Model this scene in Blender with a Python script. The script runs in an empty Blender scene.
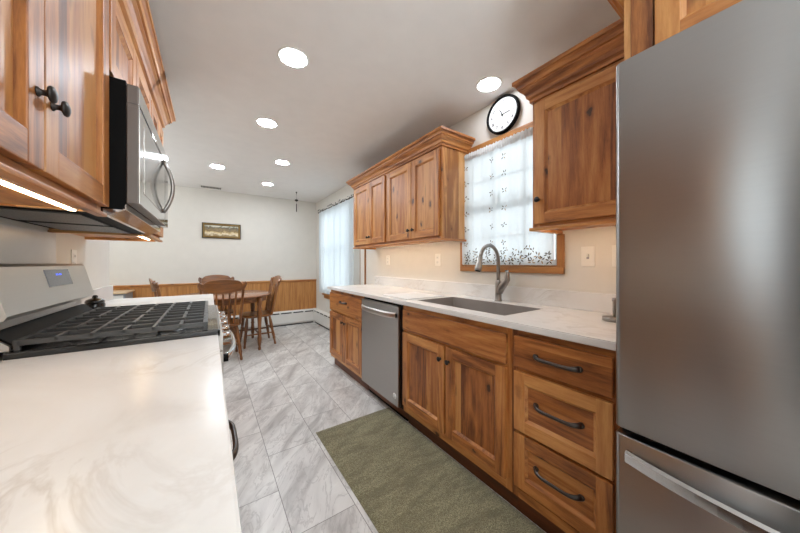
import bpy, bmesh, math, random
from mathutils import Vector, Matrix

PI = math.pi
S = bpy.context.scene
C = S.collection
H = 1.183

# ------------------------------------------------------------------ camera
cam = bpy.data.cameras.new('camera')
cam.sensor_width = 36.0
cam.lens = 277.5 * 36.0 / 800.0
cam.shift_y = -3.2 / 800.0
cam.clip_start = 0.02
camo = bpy.data.objects.new('camera', cam)
camo.location = (0, 0, H)
camo.rotation_euler = (PI / 2, 0, -math.radians(34.5))
C.objects.link(camo)
S.camera = camo

# ------------------------------------------------------------------ world + exposure
w = bpy.data.worlds.new('daylight')
S.world = w
w.use_nodes = True
bg = w.node_tree.nodes['Background']
bg.inputs[0].default_value = (0.86, 0.95, 1.0, 1)
bg.inputs[1].default_value = 1.35
S.view_settings.view_transform = 'Standard'
S.view_settings.look = 'None'
S.view_settings.gamma = 1.0
S.view_settings.use_curve_mapping = False
S.view_settings.exposure = 1.38
LAMP = 62.0          # radiance of the recessed lamps
STRIP = 9.0          # radiance of the under-cabinet strips


def up_light(name, loc, size, power, col):
    """an added, unseen fill light aimed at the ceiling to brighten the room"""
    l = bpy.data.lights.new(name, 'AREA')
    l.shape = 'DISK'
    l.size = size
    l.energy = power
    l.color = col
    o = bpy.data.objects.new(name, l)
    o.location = loc
    o.rotation_euler = (PI, 0, 0)
    C.objects.link(o)


up_light('bounce_fill', (0.75, -1.55, 1.2), 0.9, 30.0, (0.86, 0.94, 1.0))  # added behind the viewer to lift the ceiling and near kitchen
up_light('dining_fill', (-1.75, 4.3, 1.6), 0.4, 10.0, (0.86, 0.94, 1.0))  # added fill out of view at the dining room's left, no real lamp


# ------------------------------------------------------------------ node helpers
class NT:
    def __init__(s, name):
        s.m = bpy.data.materials.new(name)
        s.m.use_nodes = True
        s.t = s.m.node_tree
        s.n = s.t.nodes
        s.b = s.n['Principled BSDF']

    def add(s, t, **kw):
        n = s.n.new(t)
        for k, v in kw.items():
            if isinstance(k, str) and hasattr(n, k):
                setattr(n, k, v)
        return n

    def put(s, sock, v):
        if isinstance(v, bpy.types.NodeSocket):
            s.t.links.new(v, sock)
        elif isinstance(v, (tuple, list)) and len(v) == 3 and sock.type == 'RGBA':
            sock.default_value = (*v, 1)
        else:
            sock.default_value = v

    def math(s, op, a, b=None, c=None):
        n = s.n.new('ShaderNodeMath')
        n.operation = op
        s.put(n.inputs[0], a)
        if b is not None:
            s.put(n.inputs[1], b)
        if c is not None:
            s.put(n.inputs[2], c)
        return n.outputs[0]

    def vmath(s, op, a, b=None):
        n = s.n.new('ShaderNodeVectorMath')
        n.operation = op
        s.put(n.inputs[0], a)
        if b is not None:
            s.put(n.inputs[1], b)
        return n.outputs[0]

    def obj(s):
        return s.n.new('ShaderNodeTexCoord').outputs['Object']

    def geo(s):
        return s.n.new('ShaderNodeNewGeometry').outputs['Position']

    def rand(s):
        return s.n.new('ShaderNodeObjectInfo').outputs['Random']

    def sep(s, v):
        n = s.n.new('ShaderNodeSeparateXYZ')
        s.put(n.inputs[0], v)
        return n.outputs

    def comb(s, x, y, z):
        n = s.n.new('ShaderNodeCombineXYZ')
        for i, v in enumerate((x, y, z)):
            s.put(n.inputs[i], v)
        return n.outputs[0]

    def noise(s, v, scale, detail=4, rough=0.55, dist=0.0):
        n = s.n.new('ShaderNodeTexNoise')
        s.put(n.inputs['Vector'], v)
        n.inputs['Scale'].default_value = scale
        n.inputs['Detail'].default_value = detail
        n.inputs['Roughness'].default_value = rough
        n.inputs['Distortion'].default_value = dist
        return n.outputs[0]

    def ramp(s, f, stops):
        n = s.n.new('ShaderNodeValToRGB')
        s.put(n.inputs[0], f)
        e = n.color_ramp.elements
        while len(e) < len(stops):
            e.new(0.5)
        for i, (p, c) in enumerate(stops):
            e[i].position = p
            e[i].color = (*c, 1) if len(c) == 3 else c
        return n.outputs[0]

    def mix(s, f, a, b, mode='MIX'):
        n = s.n.new('ShaderNodeMix')
        n.data_type = 'RGBA'
        n.blend_type = mode
        s.put(n.inputs[0], f)
        s.put(n.inputs[6], a)
        s.put(n.inputs[7], b)
        return n.outputs[2]

    def bump(s, h, strength=0.3, dist=0.001):
        n = s.n.new('ShaderNodeBump')
        n.inputs['Strength'].default_value = strength
        n.inputs['Distance'].default_value = dist
        s.put(n.inputs['Height'], h)
        s.t.links.new(n.outputs[0], s.b.inputs['Normal'])


def lin(r, g, b):
    f = lambda c: ((c / 255.0 + 0.055) / 1.055) ** 2.4 if c > 10 else c / 255.0 / 12.92
    return (f(r), f(g), f(b))


def plain(name, rgb, rough=0.5, metal=0.0, emit=None, coat=0.0, noise_amt=0.04):
    k = NT(name)
    c = lin(*rgb)
    n = k.noise(k.obj(), 9.0, 3)
    d = tuple(x * (1 - noise_amt * 2) for x in c)
    k.put(k.b.inputs['Base Color'], k.mix(n, c, d))
    k.b.inputs['Roughness'].default_value = rough
    k.b.inputs['Metallic'].default_value = metal
    k.b.inputs['Coat Weight'].default_value = coat
    if emit:
        k.put(k.b.inputs['Emission Color'], lin(*emit[0]))
        k.b.inputs['Emission Strength'].default_value = emit[1]
    return k.m


def wood(name, axis, light, mid, dark, board=0.0, board_axis=None, knots=True, rough=0.42, tone=0.35):
    """axis: the grain's direction. board: width of glued boards across board_axis."""
    k = NT(name)
    o = k.obj()
    r = k.rand()
    off = k.comb(k.math('MULTIPLY', r, 37.1), k.math('MULTIPLY', r, 23.7), k.math('MULTIPLY', r, 51.3))
    x, y, z = k.sep(o)
    g = [x, y, z]
    bid = 0.0
    if board:
        bc = g[board_axis]
        wob = k.math('ADD', bc, k.math('MULTIPLY', r, 3.7))
        cell = k.math('FLOOR', k.math('DIVIDE', wob, board))
        wn = k.n.new('ShaderNodeTexWhiteNoise')
        wn.noise_dimensions = '1D'
        k.put(wn.inputs['W'], k.math('ADD', cell, k.math('MULTIPLY', r, 91.0)))
        bid = wn.outputs[0]
    p = k.vmath('ADD', o, off)
    if board:
        p = k.vmath('ADD', p, k.comb(k.math('MULTIPLY', bid, 7.0), k.math('MULTIPLY', bid, 5.0), k.math('MULTIPLY', bid, 9.0)))
    sc = [1.0, 1.0, 1.0]
    sc[axis] = 0.10
    ps = k.vmath('MULTIPLY', p, tuple(sc))
    big = k.noise(ps, 11.0, 3, 0.5, 0.8)
    fine = k.noise(ps, 75.0, 4, 0.6, 0.3)
    streak = k.noise(ps, 190.0, 3, 0.7, 0.2)
    # cathedral rings: a slow field cut into lines
    field = k.noise(ps, 5.0, 2, 0.4, 0.4)
    rings = k.math('FRACT', k.math('MULTIPLY', field, 11.0))
    rings = k.math('ABSOLUTE', k.math('SUBTRACT', rings, 0.5))
    f = k.math('ADD', k.math('MULTIPLY', big, 0.52), k.math('MULTIPLY', fine, 0.28))
    f = k.math('ADD', f, k.math('MULTIPLY', rings, 0.30))
    f = k.math('ADD', f, k.math('MULTIPLY', k.math('SUBTRACT', streak, 0.5), 0.22))
    if board:
        f = k.math('ADD', f, k.math('MULTIPLY', k.math('SUBTRACT', bid, 0.5), tone))
    else:
        f = k.math('ADD', f, k.math('MULTIPLY', k.math('SUBTRACT', r, 0.5), tone * 0.5))
    col = k.ramp(f, [(0.26, dark), (0.45, mid), (0.66, light)])
    if knots:
        v = k.n.new('ShaderNodeTexVoronoi')
        v.feature = 'F1'
        sk = [1.6, 1.6, 1.6]
        sk[axis] = 0.8
        pk = k.vmath('MULTIPLY', p, tuple(sk))
        wv = k.n.new('ShaderNodeTexNoise')
        k.put(wv.inputs['Vector'], p)
        wv.inputs['Scale'].default_value = 30.0
        pk = k.vmath('ADD', pk, k.vmath('MULTIPLY', wv.outputs[1], (0.04, 0.04, 0.04)))
        k.put(v.inputs['Vector'], pk)
        v.inputs['Scale'].default_value = 6.0
        d = v.outputs['Distance']
        halo = k.ramp(d, [(0.07, (1, 1, 1)), (0.24, (0, 0, 0))])
        core = k.ramp(d, [(0.07, (1, 1, 1)), (0.11, (0, 0, 0))])
        crack = k.noise(k.vmath('MULTIPLY', ps, (1, 1, 1)), 28.0, 2, 0.5, 0.2)
        cr = k.ramp(crack, [(0.72, (0, 0, 0)), (0.75, (1, 1, 1))])
        col = k.mix(k.math('MULTIPLY', halo, 0.7), col, lin(104, 56, 24))
        col = k.mix(k.math('MULTIPLY', core, 0.85), col, (0.035, 0.016, 0.008))
        col = k.mix(k.math('MULTIPLY', cr, 0.6), col, (0.07, 0.03, 0.012))
    k.put(k.b.inputs['Base Color'], col)
    k.b.inputs['Roughness'].default_value = rough
    k.b.inputs['Coat Weight'].default_value = 0.15
    k.b.inputs['Coat Roughness'].default_value = 0.35
    k.bump(fine, 0.12, 0.001)
    return k.m


WL, WM, WD = lin(212, 156, 92), lin(184, 118, 60), lin(116, 64, 28)
M = {}
for ax, nm in ((0, 'x'), (1, 'y'), (2, 'z')):
    M['wood_' + nm] = wood('hickory wood grain ' + nm, ax, WL, WM, WD)
PL, PM, PD = lin(200, 142, 80), lin(170, 104, 50), lin(104, 55, 23)
M['panel_z'] = wood('hickory glued panel', 2, PL, PM, PD, board=0.105, board_axis=1, tone=0.40)
M['panel_y'] = wood('hickory glued drawer panel', 1, PL, PM, PD, board=0.14, board_axis=2, tone=0.18)
M['side_z'] = wood('hickory side panel', 2, lin(222, 174, 116), lin(200, 144, 86), lin(150, 96, 50), board=0.13, board_axis=0, tone=0.4)
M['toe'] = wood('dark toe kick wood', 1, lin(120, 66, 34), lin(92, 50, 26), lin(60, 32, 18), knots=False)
M['casing_y'] = wood('oak casing grain y', 1, lin(184, 128, 70), lin(164, 108, 56), lin(134, 84, 42), knots=False)
M['casing_z'] = wood('oak casing grain z', 2, lin(184, 128, 70), lin(164, 108, 56), lin(134, 84, 42), knots=False)
M['chair'] = wood('stained chair wood', 2, lin(150, 98, 50), lin(120, 74, 36), lin(76, 44, 20), knots=False, rough=0.3)
M['chair_x'] = wood('stained chair wood across', 0, lin(150, 98, 50), lin(120, 74, 36), lin(76, 44, 20), knots=False, rough=0.3)
M['tabletop'] = wood('table top wood', 0, lin(158, 112, 80), lin(138, 92, 64), lin(106, 66, 44), knots=False, rough=0.22)
M['pale_wood'] = wood('pale wood top', 0, lin(216, 190, 156), lin(204, 174, 138), lin(176, 144, 108), knots=False)

M['door_dark'] = plain('dark brown added door', (58, 44, 34), 0.5)
M['wall'] = plain('warm white wall paint', (224, 219, 210), 0.85)
M['ceiling'] = plain('flat white ceiling paint', (242, 240, 237), 0.9)
M['white'] = plain('white enamel', (232, 230, 224), 0.4)
M['white_plastic'] = plain('ivory plastic', (240, 237, 230), 0.4)
M['sash'] = plain('white window sash', (226, 230, 232), 0.45)
M['black'] = plain('black plastic', (12, 12, 12), 0.6)
M['black'].node_tree.nodes['Principled BSDF'].inputs['Specular IOR Level'].default_value = 0.1
M['black_gap'] = plain('unlit black gap', (8, 7, 7), 0.8)
M['iron'] = plain('cast iron', (84, 84, 84), 0.38, 0.6)
M['cooktop'] = plain('black enamel cooktop', (15, 15, 16), 0.16, 0.0, coat=0.5)
M['cap'] = plain('burner cap enamel', (24, 24, 25), 0.3)
M['alu'] = plain('burner aluminium', (150, 150, 150), 0.4, 1.0)
M['pewter'] = plain('dark pewter handle metal', (92, 88, 86), 0.36, 0.9)
M['bronze'] = plain('dark bronze knob metal', (62, 58, 56), 0.38, 0.8)
M['chrome'] = plain('polished chrome', (222, 224, 226), 0.12, 1.0, noise_amt=0.0)
M['nickel'] = plain('brushed nickel', (158, 154, 150), 0.3, 1.0)
M['satin'] = plain('satin steel handle', (212, 209, 205), 0.34, 1.0)
M['mw_side'] = plain('grey painted microwave door edge', (112, 105, 100), 0.4, 0.4)
M['sink'] = plain('grey composite sink', (158, 150, 144), 0.45, noise_amt=0.1)
M['dark_filter'] = plain('grey hood filter mesh', (70, 68, 66), 0.5, 0.6)
M['slot'] = plain('dark heater slot', (38, 34, 30), 0.8)
M['face'] = plain('clock face paper', (226, 226, 224), 0.95)
M['ink'] = plain('matt black ink', (12, 12, 12), 1.0)
M['ink'].node_tree.nodes['Principled BSDF'].inputs['Specular IOR Level'].default_value = 0.0
M['green_glass'] = plain('green suncatcher glass', (40, 130, 96), 0.2)
M['gold'] = plain('antique gilt frame', (134, 108, 62), 0.45, 0.5)
M['frame_dark'] = plain('dark frame lip', (62, 48, 30), 0.5)
M['greybox'] = plain('grey painted drawer front', (150, 152, 156), 0.5)
M['lamp'] = plain('lit lamp lens', (255, 250, 242), 0.5, emit=((238, 246, 255), LAMP))
M['lamp_dim'] = plain('lit sink lamp lens', (255, 250, 242), 0.5, emit=((240, 246, 255), LAMP * 0.36))
M['strip_right'] = plain('lit warm diode strip, right run', (255, 226, 170), 0.5, emit=((255, 227, 192), STRIP * 1.7))
M['strip'] = plain('lit warm diode strip', (255, 226, 170), 0.5, emit=((255, 222, 176), STRIP))
M['display'] = plain('range display glass', (84, 92, 104), 0.15, coat=0.4)
M['digits'] = plain('lit blue digits', (90, 120, 255), 0.4, emit=((70, 100, 255), 0.5))
M['smoke_glass'] = plain('dark oven glass', (22, 22, 24), 0.06, coat=0.6)


def steel(name, rgb, rough, aniso=0.0, axis=2, streak=0.05):
    k = NT(name)
    o = k.obj()
    sc = [160.0, 160.0, 160.0]
    sc[axis] = 3.0
    st = k.noise(k.vmath('MULTIPLY', o, tuple(sc)), 1.0, 3, 0.6)
    c = lin(*rgb)
    k.put(k.b.inputs['Base Color'], k.mix(st, c, tuple(x * 0.95 for x in c)))
    k.b.inputs['Metallic'].default_value = 1.0
    k.put(k.b.inputs['Roughness'], k.math('ADD', rough, k.math('MULTIPLY', k.math('SUBTRACT', st, 0.5), streak)))
    if aniso:
        k.b.inputs['Anisotropic'].default_value = aniso
        t = k.n.new('ShaderNodeTangent')
        t.direction_type = 'RADIAL'
        t.axis = 'Z'
        k.b.inputs['Anisotropic Rotation'].default_value = 0.25
        k.t.links.new(t.outputs[0], k.b.inputs['Tangent'])
    return k.m


M['steel'] = steel('brushed stainless steel', (162, 161, 160), 0.28, 0.95, 1, 0.02)
M['steel_dw'] = steel('brushed dishwasher steel', (172, 169, 166), 0.40, 0.8, 1, 0.03)
M['steel_mw'] = steel('smooth microwave steel', (196, 196, 194), 0.10, 0.0, 1, 0.02)
M['steel_range'] = steel('brushed range steel', (204, 200, 194), 0.42, 0.0, 1)


def quartz(name):
    k = NT(name)
    o = k.geo()
    n1 = k.noise(o, 1.6, 5, 0.6, 1.2)
    cloud = k.ramp(n1, [(0.35, lin(232, 231, 229)), (0.62, lin(224, 221, 217)), (0.8, lin(208, 203, 197))])
    q = k.vmath('MULTIPLY', o, (1.0, 0.55, 1.0))
    n2 = k.noise(q, 3.0, 6, 0.62, 1.6)
    vein = k.math('ABSOLUTE', k.math('SUBTRACT', n2, 0.5))
    vm = k.ramp(vein, [(0.0, (1, 1, 1)), (0.035, (0, 0, 0))])
    patch = k.ramp(k.noise(o, 2.3, 2), [(0.45, (0, 0, 0)), (0.7, (1, 1, 1))])
    f = k.math('MULTIPLY', k.math('MULTIPLY', vm, patch), 0.5)
    col = k.mix(f, cloud, lin(178, 166, 152))
    k.put(k.b.inputs['Base Color'], col)
    k.b.inputs['Roughness'].default_value = 0.24
    return k.m


def tilefloor():
    k = NT('marble look floor tile')
    x, y, z = k.sep(k.geo())
    TW, TL = 0.2925, 0.612
    xs = k.math('DIVIDE', k.math('SUBTRACT', x, 0.005), TW)
    row = k.math('FLOOR', xs)
    par = k.math('SUBTRACT', row, k.math('MULTIPLY', k.math('FLOOR', k.math('DIVIDE', row, 2.0)), 2.0))
    ys = k.math('ADD', k.math('DIVIDE', k.math('SUBTRACT', y, 1.547), TL), k.math('MULTIPLY', par, 0.49))
    cell = k.math('FLOOR', ys)
    fx = k.math('ABSOLUTE', k.math('SUBTRACT', k.math('FRACT', xs), 0.5))
    fy = k.math('ABSOLUTE', k.math('SUBTRACT', k.math('FRACT', ys), 0.5))
    gx = k.math('GREATER_THAN', fx, 0.5 - 0.0016 / TW)
    gy = k.math('GREATER_THAN', fy, 0.5 - 0.0016 / TL)
    grout = k.math('MAXIMUM', gx, gy)
    wn = k.n.new('ShaderNodeTexWhiteNoise')
    wn.noise_dimensions = '2D'
    k.put(wn.inputs['Vector'], k.comb(row, cell, 0.0))
    idv = wn.outputs[1]
    ide = k.sep(idv)
    # rotate into vein direction
    a = math.radians(-33)
    u = k.math('ADD', k.math('MULTIPLY', x, math.cos(a)), k.math('MULTIPLY', y, math.sin(a)))
    v = k.math('SUBTRACT', k.math('MULTIPLY', y, math.cos(a)), k.math('MULTIPLY', x, math.sin(a)))
    p = k.comb(k.math('MULTIPLY', u, 1.0), k.math('MULTIPLY', v, 0.3), k.math('MULTIPLY', ide[0], 9.0))
    p = k.vmath('ADD', p, k.vmath('MULTIPLY', idv, (7.0, 5.0, 3.0)))
    n = k.noise(p, 6.5, 6, 0.6, 0.9)
    col = k.ramp(n, [(0.30, lin(164, 159, 155)), (0.42, lin(198, 194, 190)), (0.55, lin(220, 217, 213)), (0.72, lin(236, 234, 230))])
    n2 = k.noise(p, 11.0, 5, 0.6, 1.2)
    vv = k.math('ABSOLUTE', k.math('SUBTRACT', n2, 0.5))
    vm = k.ramp(vv, [(0.0, (1, 1, 1)), (0.03, (0, 0, 0))])
    col = k.mix(k.math('MULTIPLY', vm, 0.5), col, lin(156, 150, 146))
    col = k.mix(k.math('MULTIPLY', k.math('SUBTRACT', ide[1], 0.3), 0.22), col, lin(180, 176, 174))
    col = k.mix(grout, col, lin(134, 130, 126))
    k.put(k.b.inputs['Base Color'], col)
    k.put(k.b.inputs['Roughness'], k.math('ADD', 0.3, k.math('MULTIPLY', grout, 0.5)))
    k.bump(k.math('SUBTRACT', 1.0, grout), 0.4, 0.0015)
    return k.m


def rugmat():
    k = NT('olive chenille pile')
    o = k.geo()
    n = k.noise(o, 260.0, 3, 0.7)
    q = k.vmath('MULTIPLY', o, (1.0, 3.2, 1.0))
    b = k.noise(q, 5.0, 4, 0.6, 0.6)
    c1 = k.ramp(n, [(0.34, lin(80, 74, 46)), (0.5, lin(131, 124, 91)), (0.64, lin(180, 172, 138))])
    col = k.mix(k.ramp(b, [(0.38, (0.6, 0.6, 0.6)), (0.60, (0, 0, 0))]), c1, lin(92, 82, 54))
    k.put(k.b.inputs['Base Color'], col)
    k.b.inputs['Roughness'].default_value = 0.95
    k.b.inputs['Sheen Weight'].default_value = 0.25
    k.bump(n, 0.9, 0.004)
    return k.m


def beadboard():
    k = NT('beadboard wainscot wood')
    o = k.geo()
    x, y, z = k.sep(o)
    s = k.math('FRACT', k.math('DIVIDE', x, 0.038))
    groove = k.math('LESS_THAN', s, 0.12)
    ps = k.vmath('MULTIPLY', o, (1.0, 1.0, 0.08))
    n = k.noise(ps, 30.0, 4, 0.6, 0.3)
    bid = k.n.new('ShaderNodeTexWhiteNoise')
    bid.noise_dimensions = '1D'
    k.put(bid.inputs['W'], k.math('FLOOR', k.math('DIVIDE', x, 0.038)))
    f = k.math('ADD', n, k.math('MULTIPLY', k.math('SUBTRACT', bid.outputs[0], 0.5), 0.10))
    col = k.ramp(f, [(0.3, lin(164, 106, 54)), (0.5, lin(188, 130, 72)), (0.7, lin(202, 146, 86))])
    col = k.mix(k.math('MULTIPLY', groove, 0.30), col, lin(120, 72, 34))
    k.put(k.b.inputs['Base Color'], col)
    k.b.inputs['Roughness'].default_value = 0.4
    k.bump(k.math('SUBTRACT', 1.0, groove), 0.5, 0.003)
    return k.m


def sheer(name, rgb, alpha, weave=700):
    k = NT(name)
    t, n = k.t, k.n
    n.remove(k.b)
    out = n['Material Output']
    d = n.new('ShaderNodeBsdfDiffuse')
    tr = n.new('ShaderNodeBsdfTranslucent')
    tp = n.new('ShaderNodeBsdfTransparent')
    c = lin(*rgb)
    nz = k.noise(k.geo(), 60.0, 2)
    cc = k.mix(nz, c, tuple(q * 0.94 for q in c))
    k.t.links.new(cc, d.inputs[0])
    k.t.links.new(cc, tr.inputs[0])
    a = n.new('ShaderNodeMixShader')
    a.inputs[0].default_value = 0.5
    b = n.new('ShaderNodeMixShader')
    b.inputs[0].default_value = alpha
    t.links.new(d.outputs[0], a.inputs[1])
    t.links.new(tr.outputs[0], a.inputs[2])
    t.links.new(a.outputs[0], b.inputs[1])
    t.links.new(tp.outputs[0], b.inputs[2])
    t.links.new(b.outputs[0], out.inputs[0])
    return k.m


def glassmat():
    k = NT('clear window glass')
    t, n = k.t, k.n
    n.remove(k.b)
    g = n.new('ShaderNodeBsdfGlossy')
    g.inputs['Roughness'].default_value = 0.02
    tp = n.new('ShaderNodeBsdfTransparent')
    f = n.new('ShaderNodeFresnel')
    f.inputs[0].default_value = 1.45
    a = n.new('ShaderNodeMixShader')
    t.links.new(f.outputs[0], a.inputs[0])
    t.links.new(tp.outputs[0], a.inputs[1])
    t.links.new(g.outputs[0], a.inputs[2])
    t.links.new(a.outputs[0], n['Material Output'].inputs[0])
    return k.m


def artwork():
    k = NT('sepia landscape print')
    x, y, z = k.sep(k.obj())
    n = k.noise(k.vmath('MULTIPLY', k.obj(), (14, 1, 18)), 1.0, 4, 0.7, 0.6)
    f = k.math('ADD', k.math('MULTIPLY', k.math('ADD', z, 0.09), 5.0), k.math('MULTIPLY', k.math('SUBTRACT', n, 0.5), 0.9))
    col = k.ramp(f, [(0.05, lin(150, 126, 86)), (0.22, lin(226, 212, 178)), (0.34, lin(196, 170, 116)), (0.45, lin(120, 96, 58)),
                     (0.58, lin(142, 120, 76)), (0.72, lin(86, 78, 58)), (0.85, lin(206, 202, 180))])
    k.put(k.b.inputs['Base Color'], col)
    k.b.inputs['Roughness'].default_value = 0.3
    return k.m


M['quartz'] = quartz('veined quartz')
M['tile'] = tilefloor()
M['rug'] = rugmat()
M['bead'] = beadboard()
M['sheer'] = sheer('sheer white voile', (234, 242, 246), 0.12)
M['lace'] = sheer('sheer embroidered voile', (232, 238, 240), 0.07)
M['leaf'] = plain('dark thread embroidery', (92, 84, 70), 0.8)
M['thread'] = plain('tan thread embroidery', (170, 146, 112), 0.8)
M['rod'] = plain('dark curtain rod metal', (58, 52, 46), 0.5, 0.6)
M['glass'] = glassmat()
M['art'] = artwork()


# ------------------------------------------------------------------ mesh builder
class MB:
    def __init__(s):
        s.bm = bmesh.new()
        s.mats = []

    def mi(s, m):
        if m not in s.mats:
            s.mats.append(m)
        return s.mats.index(m)

    def merge(s, t, m, smooth=False):
        i = s.mi(m)
        me = bpy.data.meshes.new('tmp')
        for f in t.faces:
            f.material_index = i
            f.smooth = smooth
        t.to_mesh(me)
        t.free()
        n0 = len(s.bm.faces)
        s.bm.from_mesh(me)
        bpy.data.meshes.remove(me)
        s.bm.faces.ensure_lookup_table()
        for f in s.bm.faces[n0:]:
            f.material_index = i

    def box(s, x0, x1, y0, y1, z0, z1, m, bev=0.0, seg=2):
        t = bmesh.new()
        bmesh.ops.create_cube(t, size=1.0)
        for v in t.verts:
            v.co = Vector((x0 + (v.co.x + .5) * (x1 - x0), y0 + (v.co.y + .5) * (y1 - y0), z0 + (v.co.z + .5) * (z1 - z0)))
        if bev:
            bev = min(bev, abs(x1 - x0) * .45, abs(y1 - y0) * .45, abs(z1 - z0) * .45)
            bmesh.ops.bevel(t, geom=list(t.edges), offset=bev, segments=seg, affect='EDGES', profile=0.6)
        bmesh.ops.recalc_face_normals(t, faces=t.faces)
        s.merge(t, m)
        return s

    def prism(s, pts, axis, a, b, m, bev=0.0, smooth=False):
        """pts: 2-D outline in the plane across axis (x:(y,z) y:(x,z) z:(x,y)), extruded a..b"""
        t = bmesh.new()

        def P(p, c):
            return Vector((c, p[0], p[1])) if axis == 0 else Vector((p[0], c, p[1])) if axis == 1 else Vector((p[0], p[1], c))
        lo = [t.verts.new(P(p, a)) for p in pts]
        hi = [t.verts.new(P(p, b)) for p in pts]
        n = len(pts)
        for i in range(n):
            t.faces.new((lo[i], lo[(i + 1) % n], hi[(i + 1) % n], hi[i]))
        t.faces.new(lo)
        t.faces.new(hi[::-1])
        bmesh.ops.recalc_face_normals(t, faces=t.faces)
        if bev:
            bmesh.ops.bevel(t, geom=list(t.edges), offset=bev, segments=2, affect='EDGES')
        s.merge(t, m, smooth)
        return s

    def lathe(s, prof, cx, cy, z0, m, n=24, axis=2, sgn=1, smooth=True):
        """prof: (radius, height) list; axis 2 up, 0 along x, 1 along y"""
        t = bmesh.new()
        rings = []
        for r, h in prof:
            ring = []
            for i in range(n):
                a = 2 * PI * i / n
                c, d = r * math.cos(a), r * math.sin(a)
                if axis == 2:
                    co = (cx + c, cy + d, z0 + h * sgn)
                elif axis == 0:
                    co = (cx + h * sgn, cy + c, z0 + d)
                else:
                    co = (cx + c, cy + h * sgn, z0 + d)
                ring.append(t.verts.new(co))
            rings.append(ring)
        for A, B in zip(rings, rings[1:]):
            for i in range(n):
                t.faces.new((A[i], A[(i + 1) % n], B[(i + 1) % n], B[i]))
        t.faces.new(rings[0])
        t.faces.new(rings[-1][::-1])
        bmesh.ops.recalc_face_normals(t, faces=t.faces)
        s.merge(t, m, smooth)
        return s

    def tube(s, pts, rad, m, n=10, flat=None, smooth=True):
        """rad: number or list; flat=(sx, sy) scales the section across (side, up)"""
        P = [Vector(p) for p in pts]
        R = rad if isinstance(rad, (list, tuple)) else [rad] * len(P)
        t = bmesh.new()
        rings = []
        up = Vector((0, 0, 1))
        prev = None
        for i, p in enumerate(P):
            d = (P[min(i + 1, len(P) - 1)] - P[max(i - 1, 0)]).normalized()
            if prev is None:
                u = up if abs(d.dot(up)) < 0.95 else Vector((1, 0, 0))
                side = d.cross(u).normalized()
            else:
                side = (prev - d * prev.dot(d)).normalized()
            prev = side
            v = side.cross(d).normalized()
            fx, fy = flat or (1, 1)
            rings.append([t.verts.new(p + side * (R[i] * fx * math.cos(2 * PI * j / n)) + v * (R[i] * fy * math.sin(2 * PI * j / n))) for j in range(n)])
        for A, B in zip(rings, rings[1:]):
            for j in range(n):
                t.faces.new((A[j], A[(j + 1) % n], B[(j + 1) % n], B[j]))
        t.faces.new(rings[0])
        t.faces.new(rings[-1][::-1])
        bmesh.ops.recalc_face_normals(t, faces=t.faces)
        s.merge(t, m, smooth)
        return s

    def loops(s, rings, m, smooth=False, caps=True, closed=True):
        """rings: lists of points, same length, skinned one to the next"""
        t = bmesh.new()
        V = [[t.verts.new(p) for p in r] for r in rings]
        n = len(rings[0])
        for A, B in zip(V, V[1:]):
            for j in range(n if closed else n - 1):
                t.faces.new((A[j], A[(j + 1) % n], B[(j + 1) % n], B[j]))
        if caps and closed:
            t.faces.new(V[0])
            t.faces.new(V[-1][::-1])
        bmesh.ops.recalc_face_normals(t, faces=t.faces)
        s.merge(t, m, smooth)
        return s

    def build(s, name, parent=None, origin=None, label=None):
        """origin: world point that becomes the object's own zero"""
        me = bpy.data.meshes.new(name)
        base = Vector((0, 0, 0))
        if parent is not None:
            q = parent
            while q is not None:
                base += Vector(q.location)
                q = q.parent
        o = bpy.data.objects.new(name, me)
        C.objects.link(o)
        off = base
        if origin is not None:
            o.location = Vector(origin) - base
            off = Vector(origin)
        bmesh.ops.translate(s.bm, verts=s.bm.verts, vec=-off)
        s.bm.to_mesh(me)
        s.bm.free()
        for m in s.mats:
            me.materials.append(m)
        if parent is not None:
            o.parent = parent
        if label:
            o['label'] = label
        return o


def thing(name, loc, label, cat, group=None):
    o = bpy.data.objects.new(name, None)
    o.empty_display_size = 0.1
    o.location = loc
    C.objects.link(o)
    return tag(o, label, cat, group)


def tag(o, label, cat, group=None):
    o['label'] = label
    o['category'] = cat
    if group:
        o['group'] = group
    return o


def struct(o):
    o['kind'] = 'structure'
    return o


def dup(root, loc, rotz=0.0, label=None):
    r = root.copy()
    C.objects.link(r)
    r.location = loc
    r.rotation_euler = (0, 0, rotz)
    if label:
        r['label'] = label
    for ch in list(root.children):
        c = ch.copy()
        C.objects.link(c)
        c.parent = r
        for g in list(ch.children):
            d = g.copy()
            C.objects.link(d)
            d.parent = c
    return r


# ------------------------------------------------------------------ the room
XR, XL, YF, YB, ZC = 1.79, -0.615, 5.62, -2.4, 2.414
XD = -2.3      # dining room's far left
T = 0.12
MB().box(XD - T, XR + T, YB - T, YF + T, -0.1, 0.0, M['tile']).build('floor')
struct(C.objects['floor'])
struct(MB().box(XD - T, XR + T, YB - T, YF + T, ZC, ZC + 0.1, M['ceiling']).build('ceiling'))
KW = (0.867, 1.636, 1.158, 2.082)      # kitchen window opening y0 y1 z0 z1
DW = (3.85, 5.08, 0.68, 2.08)          # dining window opening
mb = MB()
for a, b, c, d in ((YB, KW[0], 0, ZC), (KW[0], KW[1], 0, KW[2]), (KW[0], KW[1], KW[3], ZC), (KW[1], DW[0], 0, ZC),
                   (DW[0], DW[1], 0, DW[2]), (DW[0], DW[1], DW[3], ZC), (DW[1], YF, 0, ZC)):
    mb.box(XR, XR + T, a, b, c, d, M['wall'])
struct(mb.build('wall_right'))
struct(MB().box(XD, XR, YF, YF + T, 0, ZC, M['wall']).build('wall_far'))
LW = (0.150, 0.378, 0.93, 2.3)  # unseen opening, added to give the refrigerator its bright reflected stripe
mb = MB()
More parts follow.
